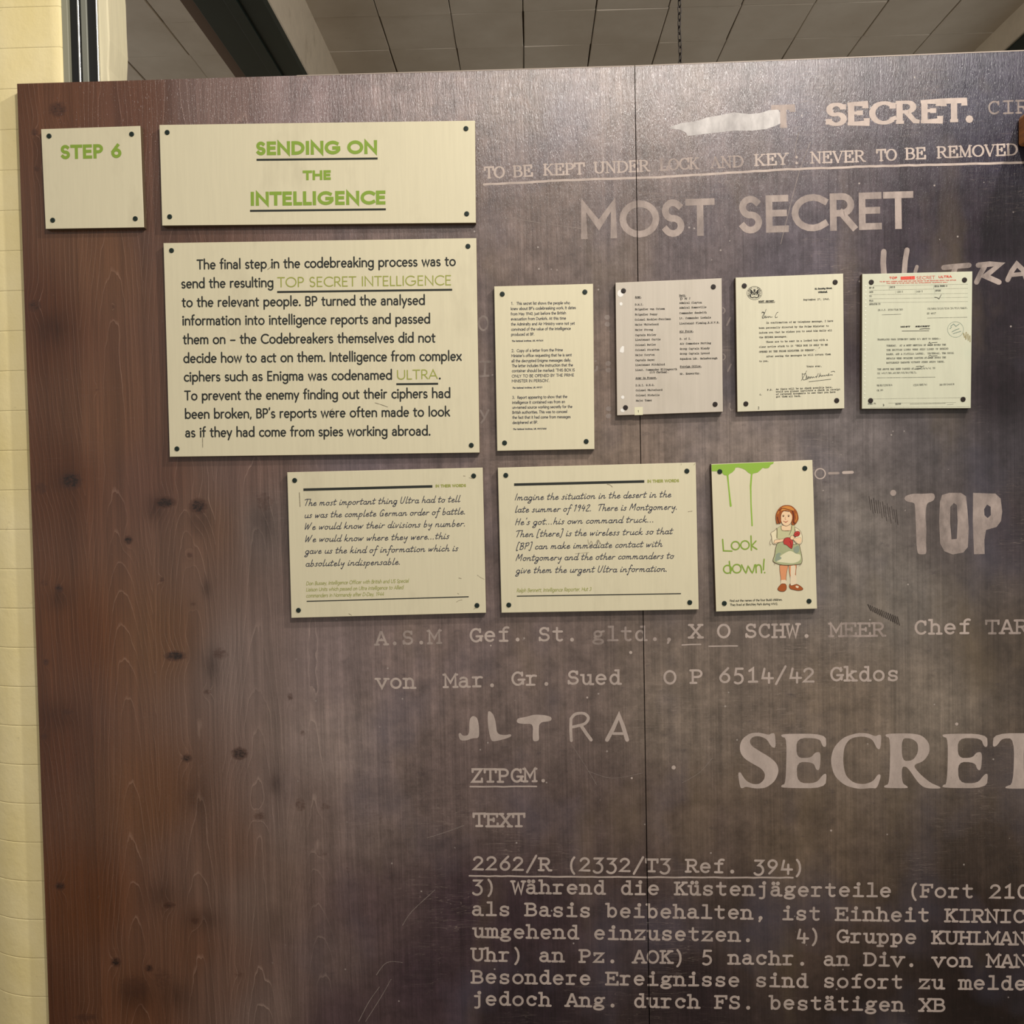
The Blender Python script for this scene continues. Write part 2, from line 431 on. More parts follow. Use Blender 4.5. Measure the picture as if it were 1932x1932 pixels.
class Ink:
    """flat print: shapes collected as world-space polygons lying on one vertical plane"""
    def __init__(s, y, mats): s.y = y; s.mats = mats; s.v = []; s.f = []; s.i = []; s.lift = 0.0; s.n = 0; s.dl = 1e-5
    def pt(s, x, z): s.v.append((x, s.y-s.lift-(s.n % 10)*s.dl, z)); return len(s.v)-1
    def face(s, idx, mi): s.f.append(idx); s.i.append(mi)
    def stroke(s, pts, w, mi=0, caps='round', nib=None, closed=False):
        s.n += 1; P = np.array(pts, float)
        if len(P) < 2: return s.disc(P[0], w*.62, mi)
        if np.linalg.norm(P[0]-P[-1]) < w*.2 and len(P) > 4: closed = True; P = P[:-1]
        n = len(P)
        if caps == 'square' and not closed:
            P[0] += (P[0]-P[1])/np.linalg.norm(P[0]-P[1])*w*.5; P[-1] += (P[-1]-P[-2])/np.linalg.norm(P[-1]-P[-2])*w*.5
        L = []; R = []
        for i in range(n):
            if closed: a, b = P[i-1], P[(i+1) % n]
            else: a, b = P[max(i-1,0)], P[min(i+1,n-1)]
            d1 = P[i]-a; d2 = b-P[i]
            l1, l2 = np.linalg.norm(d1), np.linalg.norm(d2)
            d1 = d1/l1 if l1 > 1e-9 else d2/max(l2,1e-9)
            d2 = d2/l2 if l2 > 1e-9 else d1
            d = d1+d2; ld = np.linalg.norm(d)
            d = d/ld if ld > .3 else d1
            k = 1/max(.45, abs(float(np.dot(d, d1))))
            ww = w if nib is None else nib[0]+(nib[1]-nib[0])*abs(d[1])
            if nib is not None: ww *= w
            nn = np.array([-d[1], d[0]])*ww*.5*k
            L.append(P[i]+nn); R.append(P[i]-nn)
        li = []; ri = []; l0 = s.lift
        for p, q in zip(L, R): li.append(s.pt(*p)); ri.append(s.pt(*q)); s.lift += 1e-6
        s.lift = l0
        for i in range(n-1 if not closed else n):
            j = (i+1) % n; s.face((ri[i], ri[j], li[j], li[i]), mi)
        if caps == 'round' and not closed:
            for e, nx in ((0, 1), (n-1, n-2)):
                d = P[e]-P[nx]; d = d/max(np.linalg.norm(d), 1e-9); nn = np.array([-d[1], d[0]])
                h = np.linalg.norm(L[e]-R[e])*.5
                arc = [s.pt(*(P[e]+h*(math.sin(t)*nn+math.cos(t)*d))) for t in np.linspace(-math.pi/2, math.pi/2, 5)]
                s.face(tuple(arc), mi)
    def disc(s, c, r, mi=0, n=10, ry=None):
        ry = ry or r; s.n += 1
        s.face(tuple(s.pt(c[0]+r*math.cos(2*math.pi*k/n), c[1]+ry*math.sin(2*math.pi*k/n)) for k in range(n)), mi)
    def poly(s, loops, mi=0):
        s.n += 1; bm = bmesh.new(); es = []
        for lp in loops:
            vs = [bm.verts.new((p[0], 0, p[1])) for p in lp]
            for a, b in zip(vs, vs[1:]+vs[:1]): es.append(bm.edges.new((a, b)))
        bmesh.ops.triangle_fill(bm, use_beauty=True, use_dissolve=False, edges=es, normal=(0,-1,0))
        bm.verts.index_update(); base = len(s.v)
        for v in bm.verts: s.v.append((v.co.x, s.y-s.lift-(s.n % 10)*s.dl, v.co.z))
        for f in bm.faces: s.face(tuple(base+v.index for v in f.verts), mi)
        bm.free()
    def text(s, fnt, txt, a, b, cap, sw, mi=0, shear=0, caps='round', nib=None, smooth=False, jitter=0, fit=True, space=34):
        """a,b: baseline ends (world x,z); cap, sw: cap height and stroke width in metres"""
        a = np.array(a); b = np.array(b); L = np.linalg.norm(b-a); u = (b-a)/L; n = np.array([-u[1], u[0]])
        th = sw if nib is None else nib[0]*sw
        a = a+n*th*.5; cap = cap-th
        tr = 0 if fnt is TW else min(14., 45*th/cap) if fnt is SANS else 9 if fnt is HAND else 2
        adv = [(fnt[c][0] if c in fnt else space)+tr for c in txt]
        tot = sum(adv); k = L/tot if fit else cap/100.0; ky = cap/100.0; x = tr*.5
        for c, w in zip(txt, adv):
            if c in fnt:
                jy = random.uniform(-jitter, jitter); jr = random.uniform(-jitter, jitter)*.01
                for pts, mult, dot in fnt[c][1]:
                    q = smooth_pts(pts) if smooth and not dot and len(pts) < 12 else pts
                    W = [a+u*((x+p[0]+shear*p[1])*k)+n*((p[1]+jy+jr*p[0])*ky) for p in q]
                    if dot: s.disc(W[0], sw*(.92 if fnt is TW else .74) if nib is None else sw*nib[1]*.62, mi, 8)
                    else: s.stroke(W, sw*mult, mi, caps, nib)
            x += w
    def build(s, name, parent):
        return link(name, mesh(name, s.v, s.f, idx=s.i), s.mats, parent)

class Zone:
    """reads measured coordinates of an enlarged view and lays them on the plane at depth y"""
    def __init__(s, ox, oy, sc, y): s.ox, s.oy, s.sc, s.y = ox, oy, sc, y
    def __call__(s, x, y): p = at_y(s.ox+x*s.sc, s.oy+y*s.sc, s.y); return (p.x, p.z)
    def d(s, v, x=0, y=0):       # a length
        return v*s.sc*(DIST+s.y)/F
    def many(s, t): 
        v = list(map(float, t.replace(',', ' ').split())); return [s(*v[i:i+2]) for i in range(0, len(v), 2)]
PX = lambda y: Zone(0, 0, 1, y)


# ------------------------------------------------------------------ display panels (glued pine staves with a printed mural)
PLY = .020
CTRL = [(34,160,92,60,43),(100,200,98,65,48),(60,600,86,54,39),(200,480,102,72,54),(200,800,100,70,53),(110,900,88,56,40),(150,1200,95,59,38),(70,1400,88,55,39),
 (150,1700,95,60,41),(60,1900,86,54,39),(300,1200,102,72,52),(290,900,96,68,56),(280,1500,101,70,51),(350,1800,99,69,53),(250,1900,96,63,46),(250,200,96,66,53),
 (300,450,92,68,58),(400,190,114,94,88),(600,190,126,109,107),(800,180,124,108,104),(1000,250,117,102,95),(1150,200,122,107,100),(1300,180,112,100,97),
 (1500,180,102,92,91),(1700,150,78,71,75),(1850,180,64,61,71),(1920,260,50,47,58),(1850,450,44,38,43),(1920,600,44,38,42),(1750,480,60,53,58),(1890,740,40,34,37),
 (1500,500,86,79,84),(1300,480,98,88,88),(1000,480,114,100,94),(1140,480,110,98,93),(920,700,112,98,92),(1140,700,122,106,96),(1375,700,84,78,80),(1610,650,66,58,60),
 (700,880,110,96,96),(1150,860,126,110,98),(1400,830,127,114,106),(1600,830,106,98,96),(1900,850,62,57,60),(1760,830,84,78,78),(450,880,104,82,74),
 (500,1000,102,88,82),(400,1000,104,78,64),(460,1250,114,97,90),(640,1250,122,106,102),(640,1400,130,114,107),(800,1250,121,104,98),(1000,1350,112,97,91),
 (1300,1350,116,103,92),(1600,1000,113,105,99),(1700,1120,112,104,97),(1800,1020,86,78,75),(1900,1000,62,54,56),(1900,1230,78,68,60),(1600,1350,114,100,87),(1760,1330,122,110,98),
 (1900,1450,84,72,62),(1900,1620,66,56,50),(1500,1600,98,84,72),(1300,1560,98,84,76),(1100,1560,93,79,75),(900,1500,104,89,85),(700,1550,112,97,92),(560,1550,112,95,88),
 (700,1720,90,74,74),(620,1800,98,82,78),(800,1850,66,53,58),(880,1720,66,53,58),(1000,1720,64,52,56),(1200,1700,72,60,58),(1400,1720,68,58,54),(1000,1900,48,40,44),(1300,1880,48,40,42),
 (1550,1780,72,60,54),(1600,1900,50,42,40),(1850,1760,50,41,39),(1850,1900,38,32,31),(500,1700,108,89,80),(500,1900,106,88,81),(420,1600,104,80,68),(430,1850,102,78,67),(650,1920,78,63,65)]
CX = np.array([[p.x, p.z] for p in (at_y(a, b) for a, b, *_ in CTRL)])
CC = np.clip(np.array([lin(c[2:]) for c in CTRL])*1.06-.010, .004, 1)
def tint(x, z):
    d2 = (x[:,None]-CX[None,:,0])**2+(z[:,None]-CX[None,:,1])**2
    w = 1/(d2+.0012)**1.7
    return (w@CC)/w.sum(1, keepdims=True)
KN = []
for ox, oy, sc, lst in (
    (0,400,.28986,[(225,610,38,34,.8),(460,1750,62,48,.95),(270,1800,40,34,.6),(735,620,12,14,.6),(630,1155,10,12,.6)]),
    (0,900,.28986,[(1075,165,60,32,1),(1290,190,50,44,.95),(1720,160,52,60,.5),(835,410,24,26,1),(1235,510,20,18,.7),(385,725,26,22,.9),(1055,670,14,12,.9),
      (1140,1165,60,28,1),(1430,1150,46,34,.6),(1560,1800,46,36,.95),(300,1205,20,18,.8),(1215,1830,32,24,.9),(1350,1400,26,14,.7),(1890,1430,18,20,.7),(440,1530,34,20,.6),(1255,825,16,12,.7),(290,690,26,24,.5),(285,1690,22,18,.7)]),
    (0,1372,.28986,[(390,1035,30,24,.95),(755,1530,28,28,1),(970,1570,24,22,.95),(870,1690,90,70,.55),(1100,1160,36,16,.9),(1060,1640,60,70,.5),(560,1890,70,24,.7),(1270,1260,26,22,.7),(1690,580,40,22,.6),(1560,1610,30,18,.5)]),
    (400,1372,.28986,[(575,505,30,44,.55),(735,520,34,22,.5),(1020,520,28,30,.45),(1080,590,50,40,.35),(890,930,28,20,.45),(590,40,16,18,.6),(715,830,40,16,.4),(560,1000,24,30,.3)]),
    (0,0,.36232,[(300,570,40,34,.8),(180,690,16,16,.8),(190,880,14,16,.6)])):
    for x, y, rx, ry, k in lst:
        p = at_y(ox+x*sc, oy+y*sc); KN.append((p.x, p.z, rx*sc*.001, ry*sc*.001, k))
# darker smoky stains that hang below the knots
ST = [(at_y(a, b), rx*.001, rz*.001, k) for a, b, rx, rz, k in ((290,960,22,28,.5),(375,985,24,30,.5),(500,985,26,44,.45),(400,1255,22,40,.5),(100,620,38,36,.45),(370,1500,30,50,.35),
      (258,1880,46,40,.5),(330,1880,36,36,.4),(520,1480,14,26,.5),(120,905,30,24,.4),(110,1130,28,26,.4),(380,1735,42,24,.4),(520,1745,14,40,.4),(390,1110,10,22,.5),(305,1690,34,40,.35),(110,1350,40,34,.35))]
def wood_fields(x, z, xc, seed):
    r = np.random.default_rng(seed)
    ph = r.uniform(0, 6.3, 4)
    drift = .008*np.sin(z*2.2+ph[2])+.003*np.sin(z*6.3+ph[3])
    dx = np.abs(x-xc-drift); dk = .034
    side = np.where(dx < dk, 1700*dx**2, 1700*(2*dk*dx-dk*dk))
    ring = side+z*r.uniform(8, 11)+.9*np.sin(z*4.1+ph[0])+.6*np.sin(z*9.7+ph[1])
    knot = np.zeros_like(x)
    for kx, kz, rx, rz, k in KN:
        e = ((x-kx)/rx)**2+((z-kz)/rz)**2
        if e.min() > 60: continue
        knot = np.maximum(knot, k*np.clip(1.25-.5*e, 0, 1))
        ring = ring + 1.6*k*np.exp(-((x-kx)**2/(rx*1.6)**2+(z-kz)**2/(rz*3.2)**2))
    st = np.zeros_like(x)
    for p, rx, rz, k in ST:
        st = np.maximum(st, k*np.exp(-(((x-p.x)/rx)**2+((z-p.z)/rz)**2)*1.3))
    return ring, knot, st

def pine_mural():
    a = N('printed_pine_mural')
    tintc = a.attr('tint', 'Color'); grain = a.attr('grain'); ring = a.attr('ring'); knot = a.attr('knot'); stain = a.attr('stain'); tone = a.attr('tone')
    # growth rings
    fr = a.math('FRACT', a.math('ADD', ring, a.math('MULTIPLY', a.noise((26,26,7), 3), 1.5)))
    line = a.math('MULTIPLY', a.ramp(fr, .0, .09, 1., 0.), a.ramp(a.noise((30,30,3), 3), .35, .65, .1, 1.))
    shade = a.ramp(fr, .10, 1., 1.05, .93)
    gm = a.math('MULTIPLY', line, grain)
    fine = a.math('MULTIPLY', a.ramp(a.noise((620,50,10), 3, .65), .3, .7, .90, 1.08), a.ramp(a.noise((260,50,2.2), 3, .6), .30, .62, .80, 1.06))
    broad = a.ramp(a.noise((45,20,1.6), 4, .6), .3, .7, .80, 1.17)
    mot = a.ramp(a.noise((16,16,20), 6, .70), .3, .7, .66, 1.32)
    mot2 = a.ramp(a.noise((60,60,52), 5, .7), .3, .72, .80, 1.18)
    inv = a.math('SUBTRACT', 1.08, grain, clamp=True)
    motm = a.math('ADD', a.math('MULTIPLY', a.math('SUBTRACT', a.math('MULTIPLY', mot, mot2), 1.), inv), 1.)
    shm = a.math('ADD', a.math('MULTIPLY', a.math('SUBTRACT', shade, 1.), grain), 1.)
    f = a.math('MULTIPLY', a.math('MULTIPLY', fine, broad), a.math('MULTIPLY', motm, shm))
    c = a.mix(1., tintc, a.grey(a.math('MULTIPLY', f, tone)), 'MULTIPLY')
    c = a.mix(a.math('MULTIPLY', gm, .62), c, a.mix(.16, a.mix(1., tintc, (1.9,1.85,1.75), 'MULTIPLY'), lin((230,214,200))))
    # bluish and ochre drifts of the print
    c = a.mix(a.math('MULTIPLY', a.ramp(a.noise((5,5,4), 3), .52, .72, 0, .30), inv), c, lin((92,90,108)))
    c = a.mix(a.math('MULTIPLY', a.ramp(a.noise((7,7,3), 4), .56, .74, 0, .28), inv), c, lin((124,106,78)))
    # dark smudges, long scratches and white specks
    c = a.mix(a.math('MULTIPLY', a.ramp(a.noise((26,26,60), 5, .7), .60, .74, 0, .52), inv), c, lin((58,50,54)))
    for rotv, sc, th in (((0,.55,0),(7,7,160),.006),((0,-1.05,0),(6,6,120),.005),((0,1.35,0),(5,5,60),.004)):
        nz = a.noise(sc, 2, .5, rotv, .3)
        s = a.ramp(a.math('ABSOLUTE', a.math('SUBTRACT', nz, .5)), 0, th, .30, 0)
        gate = a.ramp(a.noise((4,4,4), 2, .5, (1,0,.4)), .52, .66, 0, 1)
        c = a.mix(a.math('MULTIPLY', a.math('MULTIPLY', s, gate), inv), c, lin((168,150,138)))
    v = a.n('ShaderNodeTexVoronoi'); v.inputs['Scale'].default_value = 1; a.l(a.coord((42,42,42)), v.inputs['Vector'])
    sp = a.math('MULTIPLY', a.ramp(v.outputs['Distance'], .05, .09, .6, 0), a.math('GREATER_THAN', a.noise((13,13,13), 1), .58))
    c = a.mix(a.math('MULTIPLY', sp, inv), c, lin((176,164,156)))
    c = a.mix(a.math('MULTIPLY', stain, a.ramp(a.noise((40,40,14), 4, .6), .3, .65, .6, 1.35), clamp=True), c, a.mix(1., c, lin((110,92,86)), 'MULTIPLY'))
    kn = a.math('ADD', knot, a.math('MULTIPLY', a.math('SUBTRACT', a.noise((130,130,210), 4, .65), .5), 1.1))
    has = a.ramp(knot, .02, .12, 0, 1)
    c = a.mix(a.math('MULTIPLY', a.ramp(kn, .30, .70, 0, .62), has), c, lin((62,37,27)))
    c = a.mix(a.math('MULTIPLY', a.ramp(kn, .78, 1.05, 0, .92), has), c, lin((27,17,14)))
    a.base(c)
    h = a.math('ADD', a.math('ADD', a.math('MULTIPLY', a.noise((270,60,34), 4, .72), 1.), a.math('MULTIPLY', line, .12)), a.math('MULTIPLY', a.noise((1000,60,160), 2, .6), .5))
    a.bump(h, .6, .0012)
    rg = a.ramp(a.noise((200,40,30), 3, .6), .3, .7, .17, .30)
    return a.fin(rg, 0, .46)
PINE = pine_mural()

SEAM = (at_y(1200,124).x+at_y(1223,1932).x)/2
LEFT = (at_y(34,158).x+at_y(91,1932).x)/2
tl, tm, tr = at_y(34,158).z, at_y(1200,124).z, at_y(1932,95).z
tx = at_y(1932,95).x
BOTTOM = .02
def top_z(x):
    return tl+(tm-tl)*(x-LEFT)/(SEAM-LEFT) if x <= SEAM else tm+(tr-tm)*(x-SEAM)/(tx-SEAM)
def plank(parent, x0, x1, seed, step, pith=None, tone=None):
    nx = max(3, int((x1-x0)/step)); nz = int(1.75/step); pr = random.uniform(0, .00008)
    xs = np.linspace(x0, x1, nx+1); V = []; Fc = []
    tz = [top_z(x if abs(x-SEAM) > .002 else ((x0+x1)/2 > SEAM and SEAM+1e-6 or SEAM)) for x in xs]
    for j in range(nz+1):
        for i in range(nx+1): V.append((xs[i], -pr, BOTTOM+(tz[i]-BOTTOM)*j/nz))
    ix = lambda i, j: j*(nx+1)+i
    for j in range(nz):
        for i in range(nx): Fc.append((ix(i,j), ix(i+1,j), ix(i+1,j+1), ix(i,j+1)))
    edge = [ix(i,0) for i in range(nx+1)]+[ix(nx,j) for j in range(1,nz+1)]+[ix(i,nz) for i in range(nx-1,-1,-1)]+[ix(0,j) for j in range(nz-1,0,-1)]
    b0 = len(V); n = len(edge)
    for e in edge: V.append((V[e][0], PLY, V[e][2]))
    for k in range(n): Fc.append((edge[(k+1)%n], edge[k], b0+k, b0+(k+1)%n))
    Fc.append(tuple(b0+k for k in range(n-1,-1,-1)))
    me = mesh('plank', V, Fc)
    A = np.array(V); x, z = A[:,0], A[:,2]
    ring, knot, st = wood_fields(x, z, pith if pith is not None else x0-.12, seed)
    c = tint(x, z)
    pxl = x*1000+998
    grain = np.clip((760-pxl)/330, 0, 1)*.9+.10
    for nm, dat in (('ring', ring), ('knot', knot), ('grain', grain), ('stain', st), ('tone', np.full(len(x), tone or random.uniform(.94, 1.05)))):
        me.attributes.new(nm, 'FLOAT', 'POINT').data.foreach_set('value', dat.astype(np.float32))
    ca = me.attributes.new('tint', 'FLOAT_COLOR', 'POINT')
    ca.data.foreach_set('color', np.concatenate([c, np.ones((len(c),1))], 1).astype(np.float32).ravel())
    return link('plank', me, PINE, parent)
panel_l = tag(empty('display_panel', (0,0,0)), 'tall brown pine board fading to mauve, between the cream wall and the seam', 'panel')
panel_r = tag(empty('display_panel', (0,0,0)), 'dark purple-grey mural board with TOP and MOST SECRET lettering, beyond the seam', 'panel')
xs = [LEFT]+[at_y(p, 1000).x for p in (163,284,406,524,641,757,872,988,1103)]+[SEAM-.0008]
piths = [None, at_y(232,1000).x, at_y(352,1000).x, at_y(474,1000).x, at_y(590,1000).x]+[None]*6
tones = [.92, 1.03, .97, 1.02, 1.04]+[None]*6
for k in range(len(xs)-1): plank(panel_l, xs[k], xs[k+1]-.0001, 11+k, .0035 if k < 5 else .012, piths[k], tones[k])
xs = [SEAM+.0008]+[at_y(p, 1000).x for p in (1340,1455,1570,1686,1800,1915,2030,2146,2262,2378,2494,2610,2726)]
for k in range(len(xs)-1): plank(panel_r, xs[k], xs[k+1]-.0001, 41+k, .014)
box('joint_batten', SEAM-.03, SEAM+.0006, PLY-.0005, PLY+.02, .06, tm-.06, plain('wood_batten', (104,84,70), .8), panel_l)

# raw pale arris along the top of the boards
RAWE = plain('raw_board_edge', (150,136,124), .6)
def top_edge(x0, x1, parent):
    V = []
    for x in (x0, x1):
        zt = top_z(x+(1e-6 if parent is panel_r else 0))
        for dy, dz in ((-.0004,-.0012), (-.0004,.0006), (PLY*.6,.0006), (PLY*.6,-.0012)): V.append((x, dy, zt+dz))
    link('top_edge', mesh('top_edge', V, [(0,4,5,1),(1,5,6,2),(2,6,7,3),(3,7,4,0),(0,1,2,3),(7,6,5,4)]), RAWE, parent)
top_edge(at_y(560,143).x, SEAM-.0008, panel_l); top_edge(SEAM+.0008, xs[-1], panel_r)

# ------------------------------------------------------------------ mural lettering
YM = -.00015
SMEAR = worn('white_smear', (192,186,182), .45, 1.0, .6, (26,26,10))
HATCH = worn('dark_grain_marks', (48,40,36), .35, .8, .6, (60,60,20))
mur = Ink(YM, [MURAL, MURALB, MURALF, SMEAR, HATCH])
def tw(z, txt, x0, y0, x1, y1, cap, sw, mi=0, jit=1.5):
    mur.text(TW, txt, z(x0,y0), z(x1,y1), z.d(cap)*100/102, z.d(sw), mi, jitter=jit, space=100)
Z1 = Zone(680,1160,.32091,YM); Z2 = Zone(1280,1160,.33747,YM); P = PX(YM)
for a in (('A.S.M',85,182,475,172),('Gef.',640,163,965,156),('St.',1040,158,1285,157),('gltd.,',1358,157,1856,155),
          ('von',88,436,330,434),('Mar.',490,432,815,424),('Gr.',885,420,1135,416),('Sued',1210,413,1538,412),('O',1778,410,1862,409)):
    tw(Z1, *a, 87, 13, 1 if a[0] in ('A.S.M','gltd.,') else 0)
for a in (('X',56,133,138,132),('O',212,133,295,132),('SCHW.',366,131,755,129),('MEER',842,126,1158,122),('Chef',1315,111,1640,109),('TAR',1714,109,1958,107),
          ('P',62,388,144,387),('6514/42',220,381,768,378),('Gkdos',845,374,1238,372)):
    tw(Z2, *a, 83, 12.5, 1 if a[0] in ('MEER','TAR') else 0)
def rough_line(z, pts, w, mi=0, step=.012):
    q = z.many(pts); out = []
    for a, b in zip(q, q[1:]):
        n = max(2, int(math.dist(a, b)/step))
        for k in range(n): out.append((a[0]+(b[0]-a[0])*k/n, a[1]+(b[1]-a[1])*k/n+random.uniform(-.0005,.0005)))
    out.append(q[-1]); mur.stroke(out, z.d(w), mi)
rough_line(Z2, '20,168 125,165', 7); rough_line(Z2, '170,177 330,174', 7)
tw(Z1, 'ZTPGM', 648,988,1036,986, 88, 13.5); tw(Z1, '.', 1036,986,1114,985, 86, 12); tw(Z1, 'TEXT', 660,1250,970,1249, 88, 14)
rough_line(Z1, '645,1011 1035,1009', 9)
for t, x0, y0, x1, y1 in (('2262/R (2332/T3 Ref. 394)',890,1642,1521,1649.5),('3) Während die Küstenjägerteile (Fort 210',888.5,1686,1943,1696),
    ('als Basis beibehalten, ist Einheit KIRNIC',888.5,1728,1936,1742.5),('umgehend einzusetzen.   4) Gruppe KUHLMAN',891,1770,1937,1784.5),
    ('Uhr) an Pz. AOK) 5 nachr. an Div. von MAN',888.5,1814,1939,1827),('Besondere Ereignisse sind sofort zu melde',888.5,1856,1938,1869),
    ('jedoch Ang. durch FS. bestätigen XB',888.5,1897,1785,1910)):
    tw(P, t, x0, y0, x1, y1, 27, 4.3)
rough_line(P, '885.7,1652.6 1190,1655 1496,1656', 3.2)
def soft(q, n=2):
    for _ in range(n):
        o = []
        for a, b in zip(q, q[1:]+q[:1]): o += [(a[0]*.78+b[0]*.22, a[1]*.78+b[1]*.22), (a[0]*.22+b[0]*.78, a[1]*.22+b[1]*.78)]
        q = o
    return q
# brush lettered ULTRA
for t in ('575,700 588,692 600,712 640,708 640,615 660,592 688,605 698,660 698,725 660,725 620,740 585,738',
          '748,570 762,565 785,590 797,640 803,700 850,708 885,700 888,715 850,730 778,747 765,730 750,660',
          '918,635 922,608 975,600 1020,586 1090,590 1125,602 1122,625 1052,632 1048,690 1052,740 1020,745 1012,730 1016,640 960,642'):
    mur.poly([soft(Z1.many(t))], 0)
mur.stroke(smooth_pts(Z1.many('1240,740 1237,680 1238,610')), Z1.d(17), 0); mur.stroke(smooth_pts(Z1.many('1238,610 1265,583 1315,580 1340,606 1322,638 1280,652 1244,660')), Z1.d(17), 0)
mur.stroke(Z1.many('1298,652 1330,700 1356,735'), Z1.d(20), 0)
mur.stroke(Z1.many('1450,735 1482,676 1520,592 1544,655 1568,735'), Z1.d(24), 0); mur.stroke(Z1.many('1488,698 1545,698'), Z1.d(16), 0)
# big SECRET
BE = '575,665 822,665 828,738 806,738 790,690 660,688 660,800 740,800 765,768 797,768 790,868 770,868 755,825 660,822 665,940 770,942 810,890 830,888 820,970 575,968 575,952 600,945 606,690 575,682'
def shift(t, dx): return ' '.join('%g,%s' % (float(p.split(',')[0])+dx, p.split(',')[1]) for p in t.split())
for lp in (('545,745 540,662 520,662 505,672 450,657 400,662 360,690 343,725 345,770 370,805 420,835 465,860 485,890 480,920 455,945 420,948 380,930 355,895 348,880 332,882 345,968 360,970 375,960 430,972 490,968 540,930 562,875 550,830 510,795 450,760 405,730 398,700 420,680 455,678 495,695 520,740',),
           (BE,), (shift(BE, 902),),
           ('1135,672 1130,752 1110,750 1085,695 1030,678 960,690 925,740 920,830 935,900 980,940 1040,948 1090,930 1115,890 1135,895 1110,972 1080,968 1010,975 930,955 870,900 850,820 865,745 920,685 1000,660 1060,662 1100,680 1120,670',),
           ('1158,665 1290,662 1360,672 1402,715 1405,770 1370,820 1310,840 1350,890 1410,940 1465,962 1465,972 1380,970 1340,940 1280,850 1248,848 1250,940 1282,960 1282,970 1150,968 1150,955 1180,945 1185,690 1158,680','1248,690 1300,690 1338,715 1340,770 1310,815 1250,818'),
           ('1755,738 1765,662 2020,662 2030,738 2005,735 1985,690 1930,688 1932,945 1960,960 1960,972 1828,972 1828,960 1872,945 1878,692 1810,690 1778,735',)):
    mur.poly([soft(Z2.many(t)) for t in lp], 0)
# TOP
Z3 = Zone(1500,840,.2236,YM)
mur.poly([soft(Z3.many('920,450 935,425 1000,408 1090,410 1170,402 1182,440 1165,470 1108,490 1100,600 1108,700 1104,820 1110,918 1070,922 1028,916 1020,700 1012,500 1000,485 940,475'))], 1)
mur.poly([Z3.many('1222,480 1240,420 1300,402 1400,402 1442,430 1455,550 1465,700 1458,860 1420,905 1330,922 1260,895 1225,830 1215,650'),
          Z3.many('1310,520 1340,488 1365,505 1372,640 1365,790 1320,795 1308,650')], 1)
mur.poly([Z3.many('1502,402 1690,408 1735,450 1748,560 1738,640 1700,690 1612,715 1597,800 1600,918 1510,920 1505,800 1500,650'),
          Z3.many('1595,540 1620,500 1650,520 1652,590 1625,615 1598,590')], 1)
mur.stroke([Z3(212+43*math.cos(t), 240+43*math.sin(t)) for t in np.linspace(0, 6.2832, 25)], Z3.d(10), 0)
mur.stroke(Z3.many('288,237 366,235'), Z3.d(20), 1); mur.stroke(Z3.many('408,231 484,228'), Z3.d(24), 0)
mur.disc(Z3(828,402), Z3.d(26), 1)
# SECRET. and the smeared word before it
Z4 = Zone(1232,0,.36232,YM)
mur.text(SERIF, 'SECRET.', Z4(905,657), Z4(1672,633), Z4.d(116), Z4.d(1), 0, nib=(16,32), caps='butt')
mur.text(SERIF, 'T', Z4(628,668), Z4(735,664), Z4.d(112), Z4.d(1), 1, nib=(16,32), caps='butt')
mur.poly([Z4.many('85,668 100,656 150,640 230,630 280,612 350,600 420,585 500,594 560,588 600,575 650,570 672,600 668,640 640,655 590,672 520,680 430,680 300,694 215,704 180,708 172,690 140,676')], 3)
# locked away line
def serif(z, t, x0, y0, x1, y1, cap=60, mi=0): mur.text(SERIF, t, z(x0,y0), z(x1,y1), z.d(cap), z.d(1), mi, nib=(5.5,11), space=40)
Z5 = Zone(560,0,.36232,YM)
for a in (('TO',978,930,1084,926),('BE',1126,924,1232,918),('KEPT',1283,915,1500,908),('UNDER',1546,905,1840,893)): serif(Z5, *a)
for a in (('LOCK',35,890,242,880),('AND',300,878,474,870),('KEY',527,865,706,857),(':',738,855,762,854),('NEVER',818,852,1108,843),('TO',1165,840,1270,836),('BE',1312,832,1424,828),('REMOVED',1477,825,1902,808)):
    serif(Z4, *a, 60, 1 if a[0] in ('LOCK','AND') else 0)
rough_line(P, '913,348 1000,343.5 1103,338.5 1232,335 1360,327 1486,319.6 1640,314 1930,306.5 2020,303', 4.2)
# MOST SECRET
mur.text(SANS, 'MOST', Z5(1470,1246), Z4(322,1226), Z4.d(190), Z4.d(34), 1, caps='square')
mur.text(SANS, 'SECRET', Z4(440,1216), Z4(1356,1190), Z4.d(190), Z4.d(34), 1, caps='square')
tw(Z4, 'CIR', 1740,598,1962,590, 70, 9, 2)
# ULTRA half hidden by a plaque
Z6 = Zone(1600,440,.21741,YM)
for t, w in (('310,160 305,260 312,350',48),('512,145 496,240 488,350',44),('598,290 585,330 580,360',30),('830,298 930,288 1050,278',44),('935,290 915,345 905,420',44),
             ('1185,290 1150,350 1115,425',44),('1130,278 1230,268 1315,272 1190,372 1310,425',46),('1385,405 1420,330 1465,268 1520,320 1560,430',42),('1425,362 1530,352',34)):
    mur.stroke(Z6.many(t), Z6.d(w), 1)
